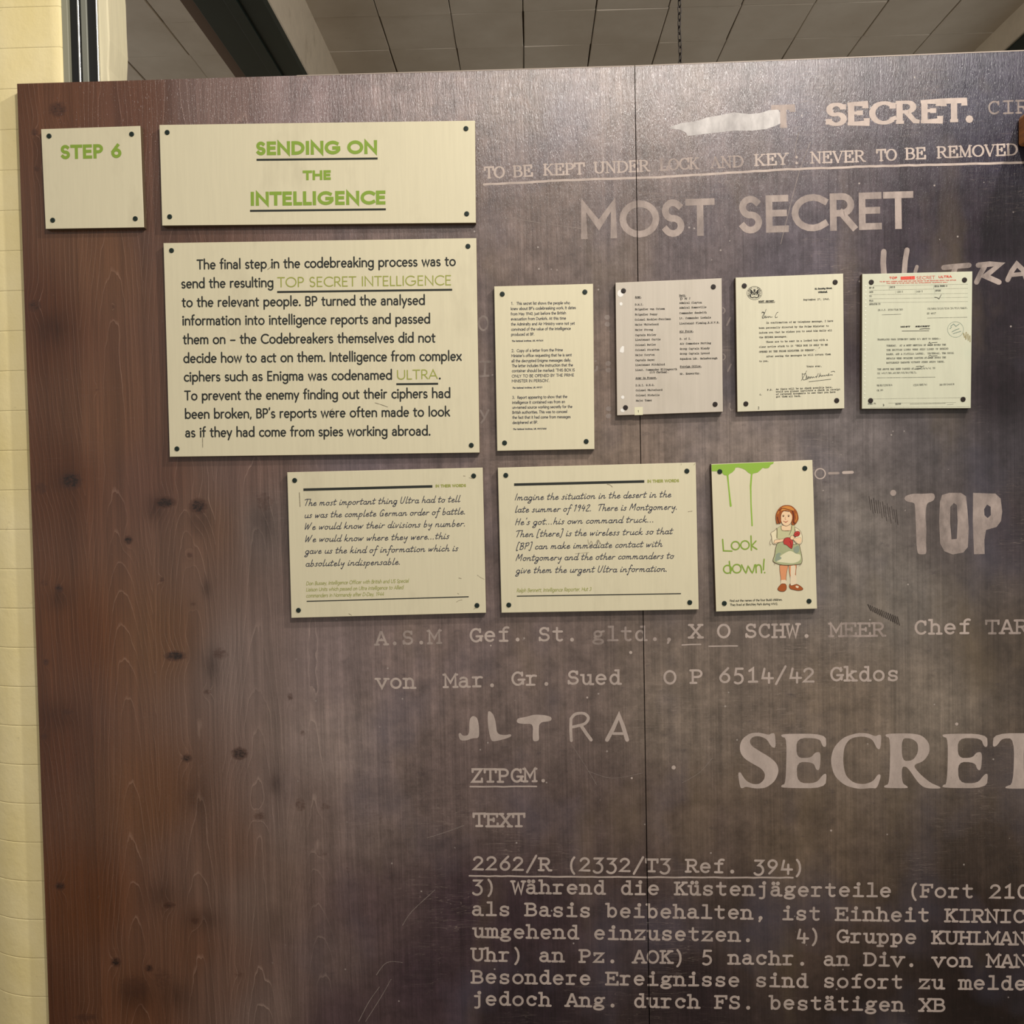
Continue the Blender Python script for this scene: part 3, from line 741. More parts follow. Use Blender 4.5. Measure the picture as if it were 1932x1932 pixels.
# scraps of lettering between the plaques
Z7 = Zone(880,540,.18634,YM)
mur.stroke([Z7(172+46*math.cos(t), 375+70*math.sin(t)) for t in np.linspace(0, 6.2832, 25)], Z7.d(20), 2)
for t in ('190,768 184,905','138,765 238,765','140,912 232,906'): mur.stroke(Z7.many(t), Z7.d(20), 2)
for t in ('142,1258 182,1330','222,1255 180,1345 150,1385'): mur.stroke(Z7.many(t), Z7.d(20), 2)
for x, y in ((1425,315),(1428,384),(1435,782),(1437,850),(1440,1240),(1440,1314)): mur.disc(Z7(x,y), Z7.d(30), 2, 10, Z7.d(25))
mur.stroke(Z7.many('1322,815 1318,845 1296,862'), Z7.d(22), 2); mur.stroke(Z7.many('1298,760 1316,758'), Z7.d(12), 2)
Z8 = Zone(1340,500,.20704,YM)
for t in ('184,480 152,548','190,905 160,968','300,1350 285,1380','178,1262 172,1300 190,1325 205,1320'): mur.stroke(Z8.many(t), Z8.d(14), 2)
mur.stroke([Z8(112+22*math.cos(t), 415+26*math.sin(t)) for t in np.linspace(-1.4, 1.4, 8)], Z8.d(9), 2)
mur.stroke([Z8(112+24*math.cos(t), 838+28*math.sin(t)) for t in np.linspace(-1.4, 1.4, 8)], Z8.d(9), 2)
mur.stroke(Z8.many('100,1350 140,1350'), Z8.d(10), 2)
for t in ('400,1560 402,1640','398,1690 400,1740'): mur.stroke(Z8.many(t), Z8.d(4), 2)
for a, b, r in ((1271,1448,4),(1190,1231,3),(1805,1366,3),(1051,1198,1.6),(926,1218,1.6),(1108,1316,2),(1192,1468,2),(1568,1567,2)): mur.disc(P(a,b), P.d(r), 0)
# torn grain marks and long pale scratches of the print
for k in range(13): mur.stroke(Z3.many('%g,%g %g,%g' % (625+k*19, 455+k*7+random.uniform(-25,10), 640+k*19, 540+k*10+random.uniform(-20,30))), Z3.d(5), 4)
for k in range(14): mur.stroke(Z3.many('%g,%g %g,%g' % (615+k*19, 1345+k*8, 640+k*18.6, 1395+k*9.5)), Z3.d(9), 4)
for z_, t, w in ((Z4,'820,740 760,900 700,1130 665,1270',5),(Z4,'760,690 742,760 745,820',5),(Z5,'1080,1128 1260,1160 1478,1190',4),(Z1,'1340,920 1480,960 1660,930',3),(Z1,'1240,760 1330,900 1390,1000',3),(Z2,'20,940 120,880 190,800',3)):
    mur.stroke(smooth_pts(z_.many(t)), z_.d(w*.7), 2)
ZK = Zone(400,1372,.28986,YM)
for t in ('1070,1612 1120,1545 1170,1525 1240,1532','1165,1640 1110,1740 1000,1915','1090,1690 1020,1790 955,1915','1450,1060 1300,1200 1240,1290','1640,640 1500,690 1400,720'): mur.stroke(smooth_pts(ZK.many(t)), ZK.d(4), 2)
# share the lettering between the two boards
full = mesh('lettering', mur.v, mur.f, idx=mur.i)
for par, keep_left in ((panel_l, True), (panel_r, False)):
    bm = bmesh.new(); bm.from_mesh(full)
    bmesh.ops.bisect_plane(bm, geom=bm.verts[:]+bm.edges[:]+bm.faces[:], dist=1e-7, plane_co=(SEAM+(-.0008 if keep_left else .0008),0,0), plane_no=(1,0,0), clear_outer=keep_left, clear_inner=not keep_left)
    link('lettering', bm_mesh('lettering', bm), mur.mats, par)
# wooden box fixed to the mural board at the edge of the view
BOXW = N('orange_brown_box_wood'); nb = BOXW.ramp(BOXW.noise((60,30,260), 4, .6, (.5,0,0)), .3, .7, 0, 1)
BOXW.base(BOXW.mix(nb, lin((120,70,30)), lin((178,116,56)))); BOXW = BOXW.fin(.4)
pb, pt = at_y(1919,279), at_y(1919,222)
wb = box('wooden_box', 0, .34, -.16, .0, 0, pt.z-pb.z, BOXW, None, .007, 3); wb.location = (pb.x, -.0003, pb.z)
tag(wb, 'orange-brown wooden box fixed to the dark mural board beside the word REMOVED', 'box')

# ------------------------------------------------------------------ plaques
T = .012
YF = -T-.0003
CREAM = paint('cream_plaque_paint', (204,195,165), .5, .045)
PAPER1 = paint('grey_paper_print', (184,174,159), .55, .08, (120,120,5), .12, (150,140,120))
PAPER2 = paint('cream_paper_print', (196,190,165), .55, .06, (150,150,4), .08)
PAPER3 = paint('green_tinged_paper_print', (186,185,162), .55, .06, (80,80,14), .25, (160,170,150))
EDGE = plain('plaque_edge', (92,74,52), .7)
def screw_mesh():
    bm = bmesh.new(); n = 20
    prof = [(.0046,0),(.0046,.0009),(.0040,.0014),(.0018,.0015),(.0016,.0011)]
    rings = [[bm.verts.new((r*math.cos(2*math.pi*k/n), -h, r*math.sin(2*math.pi*k/n))) for k in range(n)] for r, h in prof]
    for a, b in zip(rings, rings[1:]):
        for k in range(n): bm.faces.new((a[k], a[(k+1)%n], b[(k+1)%n], b[k]))
    bm.faces.new(rings[-1]); bmesh.ops.recalc_face_normals(bm, faces=bm.faces)
    return bm_mesh('screw_cap', bm)
SCR = screw_mesh(); SCRB = screw_mesh(); SCR.materials.append(CAP); SCRB.materials.append(CAPB)
def plaque(name, label, corners, screws, paper, brown=False):
    """corners and screws measured on the front face"""
    q = [at_y(a, b, -T) for a, b in corners]         # TL TR BR BL
    root = tag(empty(name, ((q[2].x+q[3].x)/2, 0, (q[2].z+q[3].z)/2)), label, 'plaque')
    bm = bmesh.new(); o = root.location
    fr = [bm.verts.new(p-o) for p in q]; bk = [bm.verts.new((p.x-o.x, 0, p.z-o.z)) for p in q]
    f0 = bm.faces.new((fr[3], fr[2], fr[1], fr[0])); 
    for k in range(4): bm.faces.new((fr[k], fr[(k+1)%4], bk[(k+1)%4], bk[k])).material_index = 1
    bm.faces.new(bk).material_index = 1
    bmesh.ops.recalc_face_normals(bm, faces=bm.faces)
    bmesh.ops.bevel(bm, geom=list(f0.edges), offset=.0007, segments=2, affect='EDGES', profile=.5, material=0)
    link('board', bm_mesh('board', bm), [paper, EDGE], root)
    for a, b in screws:
        p = at_y(a, b, -T); link('screw_cap', SCRB if brown else SCR, [], root, (p.x-o.x, -T, p.z-o.z))
    return root
def finish(ink, root, name='lettering'):
    o = root.location; ink.v = [(x-o.x, y-o.y, z-o.z) for x, y, z in ink.v]
    return ink.build(name, root)
def each(name, root, mat, strokes, y=None):
    for f in strokes:
        k = Ink(YF if y is None else y, [mat]); f(k); finish(k, root, name)
def zpx(ox, oy, sc, pts): return [(ox+a*sc, oy+b*sc) for a, b in pts]

# STEP 6
r = plaque('sign_plaque', 'small square cream plaque reading STEP 6 in green', [(77.2,243.5),(264.5,237.3),(271.7,429),(85.9,431.9)],
           zpx(0,0,.36232,[(256,709),(686,699),(705,1139),(275,1147)]), CREAM)
z = Zone(0,0,.36232,YF); k = Ink(YF, [GREEN])
k.text(SANS, 'STEP 6', z(314,829), z(636,822), z.d(73), z.d(16), 0, caps='square'); finish(k, r)
# title
r = plaque('title_plaque', 'wide cream plaque titled SENDING ON THE INTELLIGENCE in underlined green capitals', [(300.4,235.5),(896.2,227.5),(897.7,420.3),(305.8,425.7)],
           [(315.6,250),(879.2,242.8),(880.6,403.5),(320.3,409)], CREAM)
z = PX(YF); k = Ink(YF, [GREEN])
for q in (('SENDING ON',482.5,293,713,290.3,25.5,6.2),('THE',571.5,340,625,339.3,18,4.8),('INTELLIGENCE',471.5,388.3,728.5,385.8,26,6.2)):
    each('heading', r, GREEN, [lambda k: k.text(SANS, q[0], z(q[1],q[2]), z(q[3],q[4]), z.d(q[5]), z.d(q[6]), 0, caps='square', space=26)])
each('underline', r, INK, [lambda k, t=t: k.stroke(z.many(t), z.d(3.7), 0, 'butt') for t in ('484,301.5 712.5,299', '471.7,397.8 728,394.9')])
# the final step
r = plaque('text_plaque', 'largest cream plaque with ten lines of dark text on the final codebreaking step', [(308.2,458.5),(898.5,449.2),(904.8,854),(320.1,862)],
           zpx(290,430,.33126,[(102,129),(1790,105),(1809,1238),(133,1258)]), CREAM)
z = Zone(290,430,.33126,YF); k = Ink(YF, [INK, GREENL])
def sans(z, k, t, x0, y0, x1, y1, cap, sw, mi=0, shear=0, **kw):
    k.text(SANS, t, z(x0,y0), z(x1,y1), z.d(cap), z.d(sw), mi, shear=shear, **kw)
for a in (('The final step in the codebreaking process was to',245,238,1722,218),('send the resulting',156,346,684,339),('to the relevant people. BP turned the analysed',160,453,1547,440),
          ('information into intelligence reports and passed',161,557,1577,546),('them on – the Codebreakers themselves did not',166,664,1606,654),
          ('decide how to act on them. Intelligence from complex',168,771,1755,758),('ciphers such as Enigma was codenamed',170,877,1360,866),('.',1619,864,1640,864),
          ('To prevent the enemy finding out their ciphers had',174,984,1692,970),('been broken, BP’s reports were often made to look',176,1089,1688,1075),
          ('as if they had come from spies working abroad.',178,1194,1578,1184)): sans(z, k, *a, 58, 8.2)
sans(z, k, 'TOP SECRET INTELLIGENCE', 703,339,1698,327, 58, 6.2, 1); sans(z, k, 'ULTRA', 1382,865,1619,861, 56, 6.2, 1)
finish(k, r)
each('underline', r, INK, [lambda k, t=t: k.stroke(z.many(t), z.d(11), 0, 'butt') for t in ('703,365 1700,352', '1382,890 1620,887.5')])
SCUFF = worn('scuff_grey', (140,130,108), .3, .9, .7, (300,300,300))
SCD = worn('scratch_dark', (96,86,70), .4, .9, .7, (300,300,300))
each('scratch', r, SCD, [lambda k, t=t: k.stroke(z.many(t), z.d(3), 0) for t in ('1260,996 1300,1008 1332,1020','648,238 668,222 682,198','278,1190 279,1250','990,1055 1020,1030')])
# in their words
def words(label, corners, ox, screws, rule, head, lines, credit, foot, marks=()):
    r = plaque('quote_plaque', label, corners, zpx(ox,860,.21739,screws), CREAM)
    z = Zone(ox,860,.21739,YF); k = Ink(YF, [INKB])
    for t, *c in lines: k.text(HAND, t, z(*c[:2]), z(*c[2:]), z.d(66), z.d(5.8), 0, shear=.22, smooth=True, jitter=1.5, space=24)
    finish(k, r, 'handwriting')
    each('rule', r, INK, [lambda k: k.stroke(z.many(rule), z.d(22), 0, 'butt'), lambda k: k.stroke(z.many(foot), z.d(8.5), 0, 'butt')])
    k = Ink(YF, [GREENL]); sans(z, k, 'IN THEIR WORDS', *head, 26, 6, 0, caps='square'); finish(k, r, 'heading')
    k = Ink(YF, [GREENL])
    for t, *c in credit: sans(z, k, t, *c, 33, 3.2, 0, .2)
    finish(k, r, 'credit')
    each('scuff', r, SCUFF, [lambda k, t=t, w=w: k.stroke(smooth_pts(z.many(t)), z.d(w), 0) for t, w in marks])
    return r
words('cream quotation plaque beginning The most important thing, in handwritten script', [(541.7,891.1),(910.7,882.2),(917,1156.3),(549.6,1166)], 520,
      [(166,213),(1719,174),(1748,1298),(199,1340)], '241,294 1361,265', (1388,275,1653,270),
      (('The most important thing Ultra had to tell',242,436,1600,402),('us was the complete German order of battle.',246,541,1650,508),('We would know their divisions by number.',246,643,1650,613),
       ('We would know where they were...this',250,750,1505,722),('gave us the kind of information which is',252,853,1582,828),('absolutely indispensable.',256,962,1086,945)),
      (('Don Bussey, Intelligence Officer with British and US Special',264,1124,1155,1100),('Liaison Units which passed on Ultra intelligence to Allied',264,1177,1108,1157),('commanders in Normandy after D-Day, 1944',264,1230,940,1214)),
      '270,1263 1676,1223', (('206,320 212,440',8),('1590,1060 1612,1066',6),('1750,1035 1780,1056 1812,1072',4),('1630,174 1645,176',6),('1680,190 1700,196',5),('635,1370 660,1384',5),('1570,1270 1590,1256 1618,1250',4),('1580,1194 1590,1200',5),('1720,1330 1740,1318',5)))
words('cream quotation plaque beginning Imagine the situation in the desert, in handwritten script', [(939.1,882.4),(1312.6,872.6),(1318.3,1150),(946.1,1156.3)], 920,
      [(158,169),(1729,132),(1754,1272),(184,1294)], '230,250 1360,222', (1386,234,1662,228),
      (('Imagine the situation in the desert in the',230,388,1592,360),('late summer of 1942.  There is Montgomery.',232,493,1648,467),('He’s got...his own command truck...',234,602,1445,577),
       ('Then [there] is the wireless truck so that',236,707,1604,680),('[BP] can make immediate contact with',244,815,1514,790),('Montgomery and the other commanders to',240,913,1614,893),('give them the urgent Ultra information.',242,1020,1562,1005)),
      (('Ralph Bennett, Intelligence Reporter, Hut 3',252,1185,900,1172),), '254,1218 1678,1196', (('1038,246 1062,252 1082,270',6),('870,728 880,770 900,740 912,775',5),('940,760 960,730 985,770',6),('1740,485 1775,480',5),('1800,66 1790,80',4),('1680,64 1680,80',4),('760,850 880,838',3)))
# notes to the three documents
r = plaque('notes_plaque', 'narrow upright cream plaque of small numbered notes beside the grey list of names', [(932.3,540.3),(1118.9,535.4),(1121.6,847.5),(938,850.8)],
           zpx(910,520,.18116,[(208,193),(1068,171),(1082,1727),(232,1742)]), CREAM)
z = Zone(910,520,.18116,YF); k = Ink(YF, [INKB])
for a in (('1.',296,305,326,305),('This secret list shows the people who',356,305,914,298),('knew about BP’s codebreaking work. It dates',296,360,975,348),('from May 1940, just before the British',296,415,872,403),
    ('evacuation from Dunkirk. At this time',298,467,872,458),('the Admiralty and Air Ministry were not yet',299,521,964,511),('convinced of the value of the intelligence',300,575,922,565),('produced at BP.',300,628,542,624),
    ('2.',304,797,334,796),('Copy of a letter from the Prime',358,797,840,788),('Minister’s office requesting that he is sent',302,850,932,840),('all the decrypted Enigma messages daily.',304,904,926,894),
    ('The letter includes the instruction that the',307,955,945,945),('container should be marked: ‘THIS BOX IS',307,1007,964,997),('ONLY TO BE OPENED BY THE PRIME',306,1062,957,1050),('MINISTER IN PERSON’.',306,1113,700,1108),
    ('3.',310,1284,340,1283),('Report appearing to show that the',365,1284,886,1274),('intelligence it contained was from an',311,1337,862,1327),('un-named source working secretly for the',312,1388,938,1378),
    ('British authorities. This was to conceal',312,1440,886,1430),('the fact that it had come from messages',313,1492,920,1484),('deciphered at BP.',314,1546,580,1541)): sans(z, k, *a, 31, 3.9)
for a in (('The National Archives, UK, HW14/4',305,690,634,684),('The National Archives, UK, HW1/1',312,1178,624,1172),('The National Archives, UK, HW1/1606',318,1608,667,1602)): sans(z, k, *a, 18, 3.4, 0, .2)
finish(k, r)
# document 1: typed list
r = plaque('document_plaque', 'grey plaque with a typed two-column list of names headed Army and Navy', [(1161.2,533.2),(1361.6,524.9),(1364,777),(1164.2,783.9)],
           zpx(1150,510,.14493,[(181,267),(1351,215),(1374,1744),(208,1787)]), PAPER1, True)
z = Zone(1150,510,.14493,YF); k = Ink(YF, [INKT])
def typed(z, k, t, x0, y0, x1, y1, cap=24, sw=4.2, mi=0, under=False):
    k.text(TW, t, z(x0,y0), z(x1,y1), z.d(cap), z.d(sw), mi, space=100)
    if under: k.stroke([z(x0,y0+7), z(x1-8,y1+7)], z.d(4), mi, 'butt')
for a in (('D.M.I.',333,458,443,456),('Brigadier van Cutsem',333,520,720,512),('Brigadier Penny',333,588,622,584),('Colonel Hockler-Ferriman',330,655,800,644),('Major Whitefoord',335,720,640,714),
    ('Major Strong',335,787,567,783),('Captain Birley',335,857,607,850),('Lieutenant Curtis',335,917,665,910),('Colonel Butler',335,985,607,978),('Colonel Stratton',335,1050,648,1042),('Major Coryton',338,1115,588,1110),
    ('Captain Sayer',338,1183,590,1176),('Lieutenant Pitchford',338,1245,722,1236),('Lieut. Commander Ellingworth',338,1310,880,1298),('(C/O Chatham).',518,1340,772,1335),('D.M.I. G.H.Q.',342,1510,590,1503),
    ('Colonel Whitefoord',342,1575,690,1567),('Colonel Nicholls',342,1640,652,1635),('Major Tomer',345,1708,555,1703),
    ('Admiral Clayton',910,437,1203,430),('Admiral Somerville',910,500,1262,490),('Commander Sandwith',910,570,1265,560),('Lt. Commander Loehnis',910,636,1322,625),('Lieutenant Fleming,R.N.V.R.',910,705,1438,690),
    ('D. of I.',915,905,1065,900),('Air Commodore Nutting',917,968,1322,958),('Group Captain Blandy',915,1035,1305,1026),('Group Captain Lywood',915,1098,1305,1090),('Squadron Ldr. Gainsborough',917,1165,1405,1155),('Mr. Kenworthy.',918,1360,1185,1352)):
    typed(z, k, *a)
for a in (('Army.',333,360,420,358),('Army in France.',340,1415,622,1408),('Navy.',908,340,1000,335),('Air Force.',912,808,1098,802),('Foreign Office.',918,1265,1205,1258)): typed(z, k, *a, under=True)
k.text(HAND, 'D N I', z(918,388), z(1052,380), z.d(34), z.d(6), 0, smooth=True)
k.text(SANS, '1', z(362,1852), z(384,1852), z.d(30), z.d(5), 0)
finish(k, r, 'typed_list')
PW = plain('paper_white_patch', (218,214,206), .6); ST_ = plain('yellowed_sticker', (206,200,168), .6)
each('number_sticker', r, ST_, [lambda k: k.poly([z.many('325,1782 432,1778 434,1882 327,1886')], 0)], YF+.0001)
each('paper_patch', r, PW, [lambda k, q=q: k.disc(z(q[0],q[1]), z.d(q[2]), 0, 14, z.d(q[3])) for q in ((142,300,40,46),(150,437,20,22),(172,1652,22,22),(172,1822,28,24))]
     +[lambda k: k.poly([z.many('165,985 190,990 188,1060 172,1075 132,1062 140,1020')], 0)], YF+.0001)
# document 2: letter
r = plaque('document_plaque', 'cream letter plaque with a round royal crest, Dear C greeting and signature', [(1387.8,523.7),(1590.9,516),(1593.2,770.7),(1391.4,777)],
           zpx(1380,500,.15013,[(161,262),(1303,216),(1322,1703),(181,1744)]), PAPER2, True)
z = Zone(1380,500,.15013,YF); k = Ink(YF, [INKT])
for a in (('September 27, 1940.',903,447,1240,438),('In confirmation of my telephone message, I have',437,737,1280,712),('been personally directed by the Prime Minister to',345,802,1225,775),('inform you that he wishes you to send him daily all',345,862,1265,830),
    ('the ENIGMA messages.',347,920,705,908),('These are to be sent in a locked box with a',437,978,1212,950),('clear notice stuck to it “THIS BOX IS ONLY TO BE',347,1040,1212,1012),('OPENED BY THE PRIME MINISTER IN PERSON”.',347,1102,1068,1078),
    ('After seeing the messages he will return them',440,1160,1248,1130),('to you.',350,1220,470,1216),('Yours ever,',945,1285,1140,1280),('P.S.',450,1580,522,1576),('As there will be no check possible here,',560,1572,1275,1545),
    ('would you please institute a check on receipt',560,1603,1370,1572),('of returned documents to see that you have',560,1635,1310,1605),('got them all back.',562,1665,880,1655),('C.',357,1640,385,1636)): typed(z, k, *a, 21, 3.7)
typed(z, k, 'MOST SECRET.', 342,470,552,465, 22, 5, under=True)
finish(k, r, 'typed_letter')
k = Ink(YF, [INK])
sans(z, k, '10, Downing Street,', 1045,311,1266,300, 22, 6, 0, .15); sans(z, k, 'Whitehall.', 1088,354,1207,348, 24, 6, 0, .15)
finish(k, r, 'letterhead')
each('page_number', r, INK, [lambda k: k.text(SANS, '2', z(332,1812), z(352,1811), z.d(32), z.d(4.5), 0)])
k = Ink(YF, [INK])
def pen(name, lst): each(name, r, INK, [lambda k: [k.stroke(smooth_pts(z.many(t)), z.d(5), 0) for t in lst]])
pen('greeting', ('436,556 405,640 388,668','380,605 395,588 412,600 398,630 386,650 396,668 415,660 418,640','385,590 402,600 418,598','418,662 430,640 436,652 428,664 448,656 462,645 462,660 476,650 484,644 488,656 515,652','588,592 572,600 552,640 556,662 580,652',))
pen('signature', ('945,1330 920,1380 878,1452','888,1362 905,1372 925,1365 940,1372','890,1372 900,1440 935,1438','935,1390 945,1388 935,1436 960,1430','948,1400 952,1432 968,1400 972,1428 988,1402 992,1424 1008,1402 1018,1420 1030,1404 1044,1416','1092,1362 1070,1412 1058,1400 1074,1398','1118,1358 1098,1410 1122,1380 1128,1402 1144,1386 1150,1398 1166,1384 1176,1396 1192,1380 1206,1390 1226,1360 1218,1390 1240,1380 1272,1380','1252,1342 1285,1334 1300,1344',))
pen('signature_underline', ('975,1467 1100,1452 1248,1435',)); pen('pen_mark', ('1110,1035 1098,1046',))
k = Ink(YF, [INKT]); c = lambda x, y: z(290+x, 352+y)
ell = lambda a, b, n=28: [c(a*math.cos(t), b*math.sin(t)) for t in np.linspace(0, 6.2832, n)]
k.stroke(ell(94,84), z.d(4), 0); k.stroke(ell(76,68), z.d(2.5), 0)
for sx in (-1, 1):
    k.poly([[c(sx*x, y) for x, y in ((18,-6),(26,-26),(36,-40),(52,-46),(58,-36),(48,-28),(54,-12),(48,4),(58,24),(54,42),(40,40),(44,20),(34,10),(24,30),(16,28),(28,6))]], 0)
    k.stroke([c(sx*58, 30), c(sx*68, 6), c(sx*60, -16), c(sx*66, -34)], z.d(5), 0)
    for t in (.5, .8, 1.1, 2.0): k.stroke([c(sx*85*math.sin(t), -76*math.cos(t)), c(sx*80*math.sin(t+.1), -72*math.cos(t+.1))], z.d(7), 0)
k.poly([[c(-14,-34),c(-18,-48),c(-8,-42),c(0,-54),c(8,-42),c(18,-48),c(14,-34)]], 0)
k.stroke(ell(15,22,16), z.d(7), 0); k.stroke([c(0,-14), c(0,20)], z.d(5), 0); k.stroke([c(-14,2), c(14,2)], z.d(5), 0); k.disc(c(0,-28), z.d(10), 0)
k.stroke(smooth_pts([c(-56,46), c(-30,56), c(0,50), c(30,56), c(56,46)]), z.d(10), 0)
finish(k, r, 'royal_crest')['label'] = 'round black royal crest'
# document 3: teleprint
r = plaque('document_plaque', 'pale green-tinged message form plaque with red TOP SECRET ULTRA heading and tick', [(1626.8,517),(1834.8,512),(1831.7,770.2),(1626.2,771.4)],
           zpx(1610,500,.15009,[(225,216),(1396,188),(1378,1688),(216,1704)]), PAPER3, True)
z = Zone(1610,500,.15009,YF); k = Ink(YF, [RED, plain('red_block', (206,72,56), .6)])
sans(z, k, 'TOP', 453,178,552,175, 30, 8); sans(z, k, 'SECRET', 792,181,1030,173, 38, 4.6); sans(z, k, 'ULTRA', 1070,165,1240,160, 31, 8)
sans(z, k, 'TO BE KEPT UNDER LOCK AND KEY AND NEVER TO BE REMOVED FROM THE OFFICE', 330,216,1292,196, 13, 3.2); sans(z, k, 'THIS FORM IS TO BE USED FOR ALL INTELLIGENCE TELEPRINTS ONLY', 415,236,1188,222, 12, 3.2)
k.lift = -.00005; k.poly([z.many('594,146 774,138 776,180 596,186')], 1); k.lift = 0
sans(z, k, 'MOST', 600,180,768,174, 30, 7)
finish(k, r, 'red_heading')['label'] = 'red TOP SECRET ULTRA heading'
k = Ink(YF, [INKF])
for x0, y0, x1, y1 in ((250,262,1440,240),(200,318,1440,292),(210,372,1440,355),(200,425,1440,405),(200,472,1440,458),(190,1684,1420,1666),(440,1735,1290,1728),(215,1792,1460,1780)): k.stroke([z(x0,y0), z(x1,y1)], z.d(2.2), 0, 'butt')
for x0, y0, x1, y1 in ((450,268,450,312),(1010,258,1010,300),(532,322,532,362),(780,318,780,358),(1022,312,1022,352)): k.stroke([z(x0,y0), z(x1,y1)], z.d(2.2), 0, 'butt')
for a in (('REF NO',200,297,262,295),('DEST NO',460,290,524,288),('SERIAL NUMBER IS',1018,278,1182,272),('DATE',200,350,250,348),('1325 Z',548,348,622,344),('1410 Z',790,344,872,340),('INITIALS',1030,334,1100,330),
    ('TO',200,404,235,403),('FROM',200,460,250,458),('OPERATOR NO',200,504,342,500),('(M.S.S. 2030/T18/30)',305,576,628,570),('CX/MSS/2030/T18/30/T19/SALU.',930,560,1440,550),('ZZ 4017',925,620,1040,616),
    ('TRANSLATED FROM INTERCEPT DATED 8/4 SENT TO ENEMY:-',302,948,1100,936),('TUESDAY.  AT A MEET MEETING OF 0830 HOURS THE',416,1025,1165,1012),('THE BRITISH LINES WERE SEEN LINED UP BEHIND',416,1080,1197,1062),
    ('BASES, AND A FLOTILLA LANDED.  YESTERDAY, THE NAVAL',416,1132,1265,1116),('DETAILS WERE OBTAINED LEAVING AT 0920 HOURS THE',416,1186,1165,1172),('BATTLESHIP HARBOUR WITHOUT OTHER SHIPS THERE.',416,1240,1150,1224),
    ('THE ABOVE HAS BEEN PASSED AT 1330Z/8/4/41 TO',302,1322,1030,1306),('ZZ 4017/EG,AW/KP/CZ/BO/UK/L.',300,1372,805,1360),('WB/HJ/1320/8/4',295,1525,490,1518),('1330/GMT/41',750,1520,930,1512),('DS/CU/1410/8',1085,1516,1270,1508),('CK NO',295,1588,375,1582),
    ('FORM 94',185,1757,285,1750),('PRINTED',530,1760,600,1754)):
    typed(z, k, *a, 21, 3.8)
for t, w in (('360,625 480,622 600,618',5),('930,666 1430,656',4),('300,1418 660,1414 1028,1408',4.5),('714,1748 1160,1738',4),('1180,1756 1258,1750',3)): k.stroke(z.many(t), z.d(w), 0)
finish(k, r, 'typed_message')
k = Ink(YF, [INKT])
typed(z, k, 'MOST', 596,786,716,782, 18, 5.5); typed(z, k, 'SECRET', 778,782,962,778, 18, 5.5)
finish(k, r, 'typed_heading')
each('pen_mark', r, INKT, [lambda k, t=t, w=w: k.stroke(z.many(t), z.d(w), 0) for t, w in (('1022,405 1050,408 1078,426 1090,400 1106,372',6),('612,830 780,828 950,826',5.5),('835,806 900,800 960,802',7),('945,985 960,968 965,985 1000,975 1055,972',6),('945,1148 965,1134 985,1145 1055,1138',6),('790,1275 850,1270 850,1282 888,1268',6),
             ('938,1008 1000,1004',7),('932,1170 998,1165',6),('770,1308 850,1302',6))])
each('page_number', r, INKT, [lambda k: k.text(SANS, '3', z(368,1775), z(390,1774), z.d(28), z.d(5), 0)])
STM = worn('green_rubber_stamp', (112,132,122), .35, .8, .6, (500,500,500)); SMB = worn('smudge_brown', (150,138,96), .25, .7, .6, (260,260,260))
k = Ink(YF, [STM])
k.stroke([z(1285+100*math.cos(t), 810+98*math.sin(t)) for t in np.linspace(0, 6.2832, 32)], z.d(5), 0)
for t in ('1225,770 1260,740 1290,770 1330,742','1240,840 1285,815 1330,800','1255,862 1300,848 1352,832','1215,800 1235,780'): k.stroke(z.many(t), z.d(9), 0)
finish(k, r, 'rubber_stamp')
each('smudge', r, SMB, [lambda k, t=t: k.stroke(z.many(t), z.d(18), 0) for t in ('1385,860 1400,905','1420,850 1415,930','1440,870 1445,945','1465,890 1468,960')])
each('punch_hole_mark', r, plain('pale_punch_dot', (214,214,196), .6), [lambda k, j=j: k.disc(z(158-.6*j, 262+j*52), z.d(8), 0, 8) for j in range(28)])
# look down
r = plaque('picture_plaque', 'upright cream plaque with green paint drips, a painted girl and Look down!', [(1341.9,875.7),(1532.9,867.9),(1541.7,1148.5),(1351.1,1154)],
           zpx(1320,850,.16567,[(229,240),(1197,202),(1245,1715),(281,1740)]), CREAM)
z = Zone(1320,850,.16567,YF); k = Ink(YF, [plain('lime_green_print', (132,168,52), .55), GREEN])
k.poly([z.many('136,160 400,148 640,138 846,129 838,150 808,162 798,185 780,200 745,204 720,196 690,225 660,250 608,262 600,280 590,420 592,600 600,740 606,858 598,862 590,858 588,800 580,650 576,500 572,400 584,268 552,250 520,220 480,202 440,192 410,194 400,220 370,250 340,266 328,285 336,380 350,520 366,632 356,642 344,636 330,480 318,360 308,284 280,280 262,262 236,240 180,236 138,236')], 0)
finish(k, r, 'paint_drip')['label'] = 'lime green dripping paint'; k = Ink(YF, [GREEN])
for t in ('262,1012 272,1142 368,1145','585,972 588,1060 590,1134','642,1030 592,1084 652,1124','338,1262 346,1330 352,1398','478,1302 528,1392 552,1318 600,1392 628,1302','640,1300 645,1390','642,1330 662,1302 690,1308 702,1340 706,1392','735,1238 730,1290 727,1358'):
    k.stroke(smooth_pts(z.many(t), 3) if t.count(' ') > 2 else z.many(t), z.d(15), 0)
for x, y, a in ((408,1082,46),(517,1076,48),(318,1352,45),(424,1345,48)): k.stroke([z(x+a*math.cos(t), y+a*math.sin(t)) for t in np.linspace(0, 6.2832, 24)], z.d(15), 0)
k.disc(z(741,1390), z.d(9), 0); finish(k, r, 'slogan')['label'] = 'hand-drawn green words Look down!'
k = Ink(YF, [INK]); sans(z, k, 'Find out the names of the four Budd children.', 344,1724,942,1710, 26, 3.6); sans(z, k, 'They lived at Bletchley Park during WW2.', 346,1770,892,1758, 26, 3.6); finish(k, r, 'small_print')
z = Zone(1430,930,.10348,YF)
